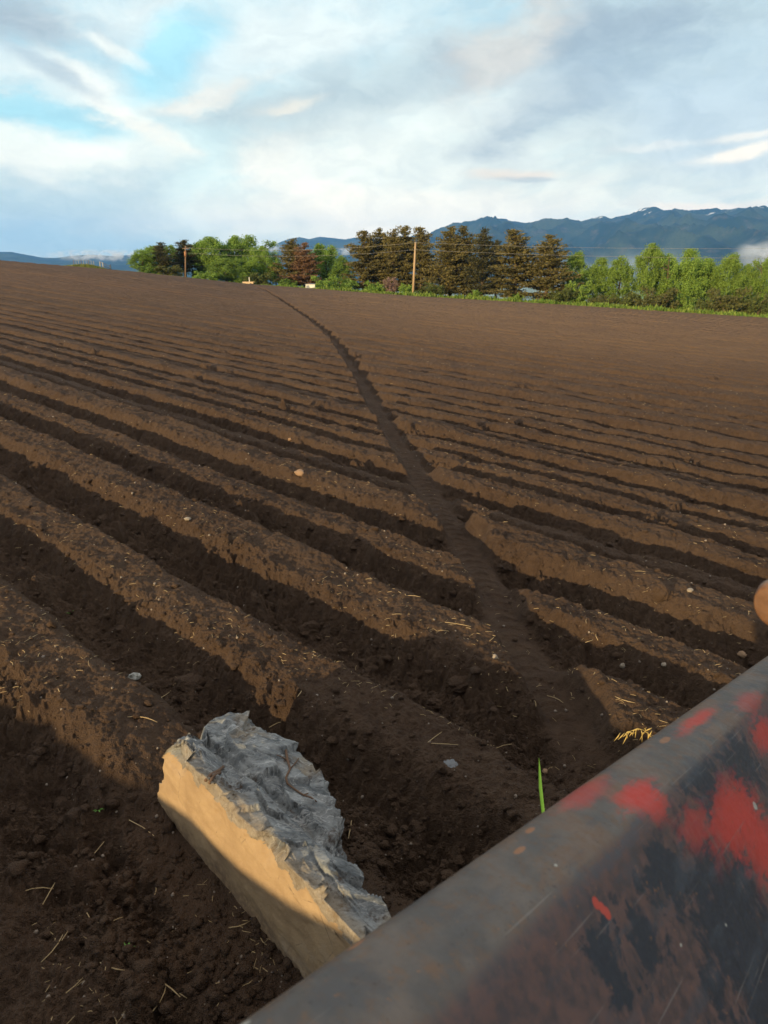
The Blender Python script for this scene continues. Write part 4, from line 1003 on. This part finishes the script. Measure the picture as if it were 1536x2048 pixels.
TREES = [
    ('deciduous_tree', 'tall', 0, 'green', 288, 499, 42, 12, 'leftmost green tree of the left group, standing free at its end', 'tree', G_L),
    ('deciduous_tree', 'broad', 0, 'green', 312, 491, 52, 16, 'green tree between the leftmost tree and the dark thin pine', 'tree', G_L),
    ('pine_tree', 'thinpine', 0, 'darkpine', 326, 483, 44, 11, 'thin dark pine near the left end of the left group', 'tree', G_L),
    ('deciduous_tree', 'broad', 1, 'deep', 348, 491, 50, 18, 'deep green tree between the two dark pines of the left group', 'tree', G_L),
    ('pine_tree', 'thinpine', 1, 'darkpine', 372, 478, 52, 14, 'dark pine rising behind the transformer pole', 'tree', G_L),
    ('deciduous_tree', 'broad', 2, 'deep', 394, 492, 46, 18, 'deep green tree just right of the transformer pole', 'tree', G_L),
    ('deciduous_tree', 'broad', 3, 'green', 425, 475, 78, 15, 'tall round green tree right of the transformer pole', 'tree', G_L),
    ('deciduous_tree', 'tall', 1, 'green', 474, 473, 50, 17, 'tall narrow green tree left of the highest one in the left group', 'tree', G_L),
    ('deciduous_tree', 'tall', 2, 'green', 502, 472, 58, 17, 'highest green tree of the left group', 'tree', G_L),
    ('deciduous_tree', 'broad', 1, 'green', 528, 494, 52, 13, 'green tree on the right flank of the left group', 'tree', G_L),
    ('deciduous_tree', 'broad', 0, 'light', 452, 516, 66, 6, 'low light green tree in front of the left group', 'tree', G_L),
    ('deciduous_tree', 'tall', 0, 'green', 552, 512, 30, 16, 'small green tree left of the browned pine', 'tree', G_L),
    ('pine_tree', 'pine', 0, 'pine', 585, 477, 58, 10, 'olive pine touching the browned pine', 'tree', G_P),
    ('pine_tree', 'pine', 1, 'brownpine', 609, 484, 48, 8, 'pine with dead brown needles beside the white shed', 'tree', G_P),
    ('deciduous_tree', 'tall', 1, 'green', 640, 489, 46, 18, 'green tree right of the browned pine', 'tree', G_L),
    ('deciduous_tree', 'tall', 2, 'green', 664, 492, 40, 16, 'slender green tree between browned pine and pine cluster', 'tree', G_L),
    ('deciduous_tree', 'tall', 0, 'deep', 684, 512, 40, 12, 'deep green low tree at the left foot of the pine cluster', 'tree', G_L),
    ('pine_tree', 'pine', 2, 'pine', 729, 459, 62, 10, 'leftmost pine of the five pine cluster behind the bare pole', 'tree', G_P),
    ('pine_tree', 'pine', 3, 'pine', 760, 455, 56, 14, 'second pine from the left in the cluster behind the bare pole', 'tree', G_P),
    ('pine_tree', 'pine', 0, 'pine', 786, 457, 58, 10, 'middle pine of the cluster behind the bare pole', 'tree', G_P),
    ('pine_tree', 'pine', 1, 'pine', 811, 450, 60, 13, 'highest pine of the cluster, just left of the bare pole top', 'tree', G_P),
    ('pine_tree', 'pine', 2, 'pine', 843, 452, 56, 11, 'pine just right of the bare pole', 'tree', G_P),
    ('pine_tree', 'pine', 3, 'pine', 900, 452, 66, 9, 'left pine of the three pine group right of the bare pole', 'tree', G_P),
    ('pine_tree', 'pine', 1, 'pine', 927, 451, 60, 12, 'middle pine of the three pine group right of the bare pole', 'tree', G_P),
    ('pine_tree', 'pine', 0, 'darkpine', 964, 457, 62, 9, 'darker right pine of the three pine group', 'tree', G_P),
    ('pine_tree', 'pine', 2, 'pine', 1032, 457, 82, 8, 'wide pine, left of the last two pines', 'tree', G_P),
    ('pine_tree', 'pine', 3, 'pine', 1094, 468, 76, 8, 'rightmost pine with a reddish bare trunk showing', 'tree', G_P),
    ('pine_tree', 'thinpine', 0, 'darkpine', 992, 478, 40, 16, 'low dark pine between the three pine group and the wide pine', 'tree', G_P),
    ('deciduous_tree', 'broad', 0, 'light', 1148, 504, 52, 12, 'light green tree just right of the last pine', 'tree', G_R),
    ('deciduous_tree', 'broad', 2, 'light', 1200, 518, 58, 14, 'light green tree second right of the last pine', 'tree', G_R),
    ('deciduous_tree', 'tall', 0, 'light', 1238, 514, 50, 12, 'leaning light green tree left of the highest right hand tree', 'tree', G_R),
    ('deciduous_tree', 'broad', 3, 'light', 1299, 490, 62, 13, 'highest tree of the right hand row', 'tree', G_R),
    ('deciduous_tree', 'tall', 2, 'green', 1332, 510, 54, 15, 'thin tree right of the highest right hand tree with mist behind', 'tree', G_R),
    ('deciduous_tree', 'broad', 2, 'green', 1374, 501, 70, 12, 'full green tree in the middle of the right hand row', 'tree', G_R),
    ('deciduous_tree', 'broad', 3, 'light', 1412, 519, 62, 15, 'light green tree right of the full green one', 'tree', G_R),
    ('deciduous_tree', 'broad', 0, 'light', 1456, 508, 60, 12, 'light green tree below the wires near the right edge', 'tree', G_R),
    ('deciduous_tree', 'broad', 1, 'light', 1492, 530, 50, 14, 'small green tree second from the right edge', 'tree', G_R),
    ('deciduous_tree', 'broad', 1, 'light', 1535, 514, 60, 13, 'light green tree cut by the right edge of the view', 'tree', G_R),
    ('bush', 'bush', 0, 'olive', 521, 541, 52, 4, 'rounded olive bush right of the plank trailer', 'bush', G_B),
    ('bush', 'bush', 1, 'deep', 478, 548, 40, 5, 'dark green bush left of the plank trailer', 'bush', G_B),
    ('bush', 'bush', 2, 'green', 415, 540, 50, 4, 'green bush under the tall round tree on the left', 'bush', G_B),
    ('bush', 'bush', 0, 'rust', 340, 528, 56, 8, 'reddish bush at the foot of the left pines', 'bush', G_B),
    ('bush', 'bush', 1, 'deep', 302, 532, 46, 9, 'dark bush at the foot of the leftmost trees', 'bush', G_B),
    ('bush', 'bush', 2, 'deep', 575, 556, 36, 4, 'dark bush at the foot of the olive pine', 'bush', G_B),
    ('bush', 'bush', 1, 'green', 648, 553, 44, 4, 'green bush right of the white shed', 'bush', G_B),
    ('bush', 'bush', 0, 'deep', 690, 556, 52, 6, 'deep green bush left of the pine cluster foot', 'bush', G_B),
    ('bush', 'bush', 2, 'green', 752, 560, 44, 3, 'green bush left of the pink blossoming one', 'bush', G_B),
    ('bush', 'bush', 1, 'pink', 781, 556, 30, 3.4, 'pink blossoming bush left of the bare pole', 'bush', G_B),
    ('bush', 'bush', 0, 'green', 812, 565, 30, 3, 'small green bush at the foot of the bare pole', 'bush', G_B),
    ('bush', 'bush', 2, 'olive', 862, 562, 46, 3, 'olive bush right of the bare pole foot', 'bush', G_B),
    ('bush', 'bush', 1, 'green', 950, 580, 24, 5, 'small green bush under the three pine group', 'bush', G_B),
    ('bush', 'bush', 0, 'green', 1036, 585, 26, 5, 'small green bush under the wide pine', 'bush', G_B),
    ('bush', 'bush', 0, 'olive', 1128, 570, 50, 4, 'olive bush just right of the last pine foot', 'bush', G_B),
    ('bush', 'bush', 1, 'light', 1160, 564, 46, 6, 'light green bush right of the last pine', 'bush', G_B),
    ('bush', 'bush', 2, 'rust', 1205, 588, 48, 3, 'reddish brown bush under the leaning light green tree', 'bush', G_B),
    ('bush', 'bush', 0, 'olive', 1256, 580, 54, 4, 'olive bush below the highest right hand tree, left side', 'bush', G_B),
    ('bush', 'bush', 1, 'rust', 1318, 576, 72, 3, 'wide brownish bush in the middle of the right hand row', 'bush', G_B),
    ('bush', 'bush', 2, 'light', 1372, 582, 40, 5, 'light green bush right of the wide brownish bush', 'bush', G_B),
    ('bush', 'bush', 0, 'olive', 1418, 594, 36, 3, 'small olive bush left of the rounded brown one', 'bush', G_B),
    ('bush', 'bush', 1, 'rust', 1464, 577, 70, 3, 'rounded brown bush near the right edge', 'bush', G_B),
    ('bush', 'bush', 2, 'olive', 1522, 580, 50, 4, 'olive bush cut by the right edge of the view', 'bush', G_B),
]
for tr_ in TREES: tree(*tr_)

# tall grass along the field edge: nobody could count it
def verge_grass():
    n = 42000; r = rng
    tx = r.uniform(-.365, .62, n); rad = edge_r(tx) + r.gamma(1.5, 1.9, n) - .1; a = np.arctan(tx)
    X, Y = rad * np.sin(a), rad * np.cos(a); Z = meadow_z(X, Y)
    d = np.stack([r.normal(0, .25, n), r.normal(0, .25, n), np.ones(n)], -1); S = r.uniform(.40, .95, n) * np.where(r.uniform(0, 1, n) < .1, 1.3, 1) * np.interp(tx, [-.36, -.2, -.05], [.42, .55, 1.]) * (1 + .45 * perlin(X * .35, Y * .35, 91))
    C = np.stack([X, Y, Z + S * .4], -1)
    V, Q = cards(C, d, S, .45, r)
    o = mesh_np('verge_grass', V, Q, leaf_mat('verge_grass', (.085, .165, .022), (.22, .28, .055), .3, .18)); tag(o, 'long green grass along the far edge of the field', 'grass', kind='stuff')
    n = 3000
    tx = r.normal(-.405, .028, n); rad = edge_r(tx) + 5 + r.normal(0, 2.5, n); a = np.arctan(tx); X, Y = rad * np.sin(a), rad * np.cos(a); Z = meadow_z(X, Y)
    S = r.uniform(.2, .4, n); V, Q = cards(np.stack([X, Y, Z + S * .3], -1), np.stack([r.normal(0, .3, n), r.normal(0, .3, n), np.ones(n)], -1), S, .4, r)
    o = mesh_np('crest_grass', V, Q, leaf_mat('crest_grass', (.12, .16, .03), (.21, .22, .06), .3, .3)); tag(o, 'yellow green grass on the crest at left', 'grass', kind='stuff')
verge_grass()

# ------------------------------------------------------------------ poles, wires, fences, small buildings
def spot(u, back):
    r = ray(u, 561); az = math.atan2(r[0], r[1]); rad = float(edge_r(np.array(math.tan(az)))) + back
    x, y = rad * math.sin(az), rad * math.cos(az); return np.array([x, y, float(meadow_z(np.array([x]), np.array([y]))[0])])
WOODL = simple('pale_pole_wood', (.33, .22, .12), (.46, .33, .19), 6.)
WOODD = simple('brown_pole_wood', (.16, .10, .06), (.25, .16, .10), 6.)
METAL = simple('grey_metal', (.22, .23, .24), (.32, .33, .34), 5., .5)
WIREM = simple('wire', (.24, .23, .21), (.34, .33, .30), 2., .5)
WHITE = simple('white_paint', (.72, .68, .58), (.80, .77, .68), 2.)
PLANK = simple('pale_plank', (.42, .30, .17), (.60, .45, .28), 4.)
p1 = spot(826, 1.6); t1 = at(831, 484, p1[1])
e = empty('utility_pole', p1, 0, 'bare pale wooden pole in front of the pine cluster', 'utility pole')
ax = t1 - p1
mb = MB(); mb.tube([(0, 0, -.3), ax * .5, ax], [.20, .17, .13], 10); mb.build('pole', WOODL, e, True)
for k in (0.988, .865):
    mb = MB(); mb.tube([ax * k + (-.02, -.16, 0), ax * k + (-.02, -.30, .03)], [.05, .07], 8); mb.build('insulator', METAL, e)
p2 = spot(371, 5.); t2 = at(371, 492, p2[1])
e2 = empty('utility_pole', p2, 0, 'brown wooden pole carrying a transformer before the left trees', 'utility pole')
ax2 = t2 - p2; mb = MB(); mb.tube([(0, 0, -.3), ax2 * .5, ax2], [.14, .12, .10], 10); mb.build('pole', WOODD, e2, True)
mb = MB(); c = ax2 * .76; mb.tube([c + (.05, -.28, -.4), c + (.05, -.28, .4)], .21, 12); mb.build('transformer', simple('orange_rust', (.28, .13, .06), (.36, .19, .09), 4.), e2, True)
mb = MB(); mb.box(ax2 * .93, (1.1, .10, .12)); mb.build('crossarm', WOODD, e2)
def wire(a, b, sag, label):
    pts = [a + (b - a) * s - np.array([0, 0, sag * 4 * s * (1 - s)]) for s in np.linspace(0, 1, 25)]
    o0 = pts[0].copy(); mb = MB(); mb.tube([p - o0 for p in pts], .013, 5); o = mb.build('power_line', WIREM, smooth=True); o.location = o0
    tag(o, label, 'power line', 'power lines between the poles')
far_r = spot(2300, 2.); 
wire(p1 + ax * .988 + (0, -.3, 0), p2 + ax2 * .955, .75, 'upper wire from the bare pole to the transformer pole')
wire(p1 + ax * .865 + (0, -.3, 0), p2 + ax2 * .80, .75, 'lower wire from the bare pole to the transformer pole')
rt = at(2060, 487, p1[1] * .80); rt2 = at(2060, 510, p1[1] * .80)
wire(p1 + ax * .988 + (0, -.3, 0), rt, .75, 'upper wire running right from the bare pole')
wire(p1 + ax * .865 + (0, -.3, 0), rt2, .75, 'lower wire running right from the bare pole')
pr = np.array([rt[0], rt[1], float(meadow_z(np.array([rt[0]]), np.array([rt[1]]))[0])])
# white shed
c = spot(620, 2.2)
s_ = empty('white_shed', c, R(8), 'small white shed under the pine with browned needles', 'shed')
mb = MB(); mb.box((0, 0, .55), (1.5, 1.6, 1.15)); mb.build('wall', WHITE, s_)
mb = MB(); mb.box((0, 0, 1.165), (1.7, 1.8, .07)); mb.build('roof', METAL, s_)
mb = MB(); mb.box((-.45, -.815, .5), (.5, .03, .9)); mb.build('door', METAL, s_)
# plank trailer
c = spot(497, 1.6)
s_ = empty('plank_trailer', c, R(-4), 'low trailer with pale plank sides at the end of the wheel track', 'trailer')
mb = MB(); mb.box((0, 0, .55), (1.9, 1.1, .10)); mb.build('deck', WOODD, s_)
for sy in (-.57, .57):
    mb = MB(); mb.box((0, sy, .66), (1.9, .05, .34)); mb.build('side_board', PLANK, s_)
for sx in (-.5, .5):
    mb = MB(); mb.tube([(sx, -.66, .30), (sx, -.54, .30)], .28, 14); mb.build('wheel', simple('tyre', (.02, .02, .02), (.04, .04, .04), 4.), s_)
mb = MB(); mb.tube([(.15, 0, .6), (.15, 0, 1.55)], .07, 8); mb.build('post', WHITE, s_)
# fence with gate frame on the crest
fa, fb = spot(152, 5.5), spot(192, 6.2)
fe = empty('wire_fence', fa, 0, 'thin post and wire fence along the grassy crest at left', 'fence')
tops = []
for k in range(9):
    q = fa + (fb - fa) * k / 8 ; q[2] = float(meadow_z(np.array([q[0]]), np.array([q[1]]))[0]); q = q - fa
    mb = MB(); mb.tube([q - (0, 0, .2), q + (0, 0, 1.0)], .045, 6); mb.build('post', METAL if k % 3 else WOODD, fe); tops.append(q)
for hgt in (.5, .9):
    mb = MB(); mb.tube([q + (0, 0, hgt) for q in tops], .012, 4); mb.build('wire', METAL, fe)
g1 = spot(205, 6.)
ge = empty('gate', g1, 0, 'grey framed field gate with a sloping dark rail on the crest', 'gate')
DARK = simple('dark_metal', (.05, .06, .08), (.09, .10, .12), 4.)
v = []
for u in (204, 209.5, 224):
    q = spot(u, 6.) - g1; v.append(q); mb = MB(); mb.box(q + (0, 0, .4), (.13, .13, 1.35)); mb.build('post', METAL if u < 220 else DARK, ge)
mb = MB(); mb.tube([v[0] + (0, 0, 1.0), v[1] + (0, 0, 1.0)], .05, 6); mb.build('rail', METAL, ge)
for hh in ((.95, .75), (.55, .4)):
    mb = MB(); mb.tube([v[1] + (.07, 0, hh[0]), v[2] + (-.07, 0, hh[1])], .06, 6); mb.build('rail', DARK, ge)
# rail fence behind the pines
fa = spot(870, 15); fe = empty('rail_fence', fa, 0, 'low wooden rail fence behind the pine trunks', 'fence')
ps = []
for k in range(15):
    q = spot(870 + k * 25, 15) - fa; ps.append(q)
    mb = MB(); mb.tube([q - (0, 0, .2), q + (0, 0, 1.2)], .07, 6); mb.build('post', WOODD, fe)
for hh in (.55, 1.0):
    mb = MB(); mb.tube([q + (0, .08, hh) for q in ps], .045, 5); mb.build('rail', PLANK, fe)

# ------------------------------------------------------------------ mist banks and haze
def mist(name, label, u, v, dist, wpx, hpx, depth, density, seed, contrast=(.42, .62), color=(.93, .96, 1.0)):
    c = at(u, v, dist); W = wpx / F * dist * 1.05; Hh = hpx / F * dist * 1.05
    bm = bmesh.new(); bmesh.ops.create_icosphere(bm, subdivisions=3, radius=1); me = bpy.data.meshes.new(name); bm.to_mesh(me); bm.free()
    o = bpy.data.objects.new(name, me); COL.objects.link(o); o.location = c; o.scale = (W / 2, depth / 2, Hh / 2); o.rotation_euler = (0, 0, -math.atan2(c[0], c[1]))
    m = bpy.data.materials.new(name); m.use_nodes = True; m.node_tree.nodes.clear(); t = NT(m.node_tree); out = t.node('ShaderNodeOutputMaterial')
    p = t.node('ShaderNodeVolumePrincipled'); p.inputs['Color'].default_value = (*color, 1)
    g = t.node('ShaderNodeTexCoord').outputs['Object']
    gg = t.vm('ADD', t.vm('MULTIPLY', g, (W / Hh * .55, .8, 1.)), (seed, seed * 1.7, 0))
    n = t.noise(gg, 1.5, 5, .6, .5)
    fall = t.rng(t.vm('LENGTH', g), 1., .25)
    t.put(p.inputs['Density'], t.m('MULTIPLY', t.m('MULTIPLY', t.rng(n, *contrast), fall), density))
    p.inputs['Anisotropy'].default_value = .0
    t.l.new(p.outputs[0], out.inputs['Volume']); me.materials.append(m)
    return tag(o, label, 'mist', kind='stuff')
mist('mist_bank', 'pale mist lying in the valley behind the right hand trees', 1230, 560, 800, 520, 130, 120, .013, 3, (.42, .66), (.74, .88, 1.0))
mist('mist_bank', 'bluish mist lying low behind the pine trunks', 960, 592, 900, 560, 56, 140, .008, 8, (.2, .5), (.55, .78, 1.0))
mist('mist_bank', 'white cloud climbing the mountain foot at the right edge', 1536, 508, 3200, 130, 70, 300, .012, 5, (.38, .6))
mist('mist_bank', 'white cloud scrap at the left end of the smooth hills', 545, 496, 6200, 46, 22, 260, .010, 6, (.36, .6))
mist('mist_bank', 'white cloud scrap between smooth hills and pine cluster', 692, 503, 6200, 40, 16, 260, .012, 9, (.36, .6))
mist('mist_bank', 'flowing white cloud cap on the left hills', 205, 511, 5600, 240, 26, 420, .010, 12, (.44, .62))

def haze():
    bm = bmesh.new(); bmesh.ops.create_cube(bm, size=1.0)
    me = bpy.data.meshes.new('haze')
    for v in bm.verts: v.co = (v.co.x * 23000, v.co.y * 23000, -90 if v.co.z < 0 else 860)
    bm.to_mesh(me); bm.free()
    o = bpy.data.objects.new('haze', me); COL.objects.link(o)
    m = bpy.data.materials.new('haze'); m.use_nodes = True; m.node_tree.nodes.clear(); t = NT(m.node_tree); out = t.node('ShaderNodeOutputMaterial')
    p = t.node('ShaderNodeVolumePrincipled'); p.inputs['Color'].default_value = (.17, .46, 1.0, 1); p.inputs['Density'].default_value = 7e-5
    t.l.new(p.outputs[0], out.inputs['Volume']); me.materials.append(m)
    tag(o, 'thin bluish air over the whole valley', 'haze', kind='stuff')
haze()
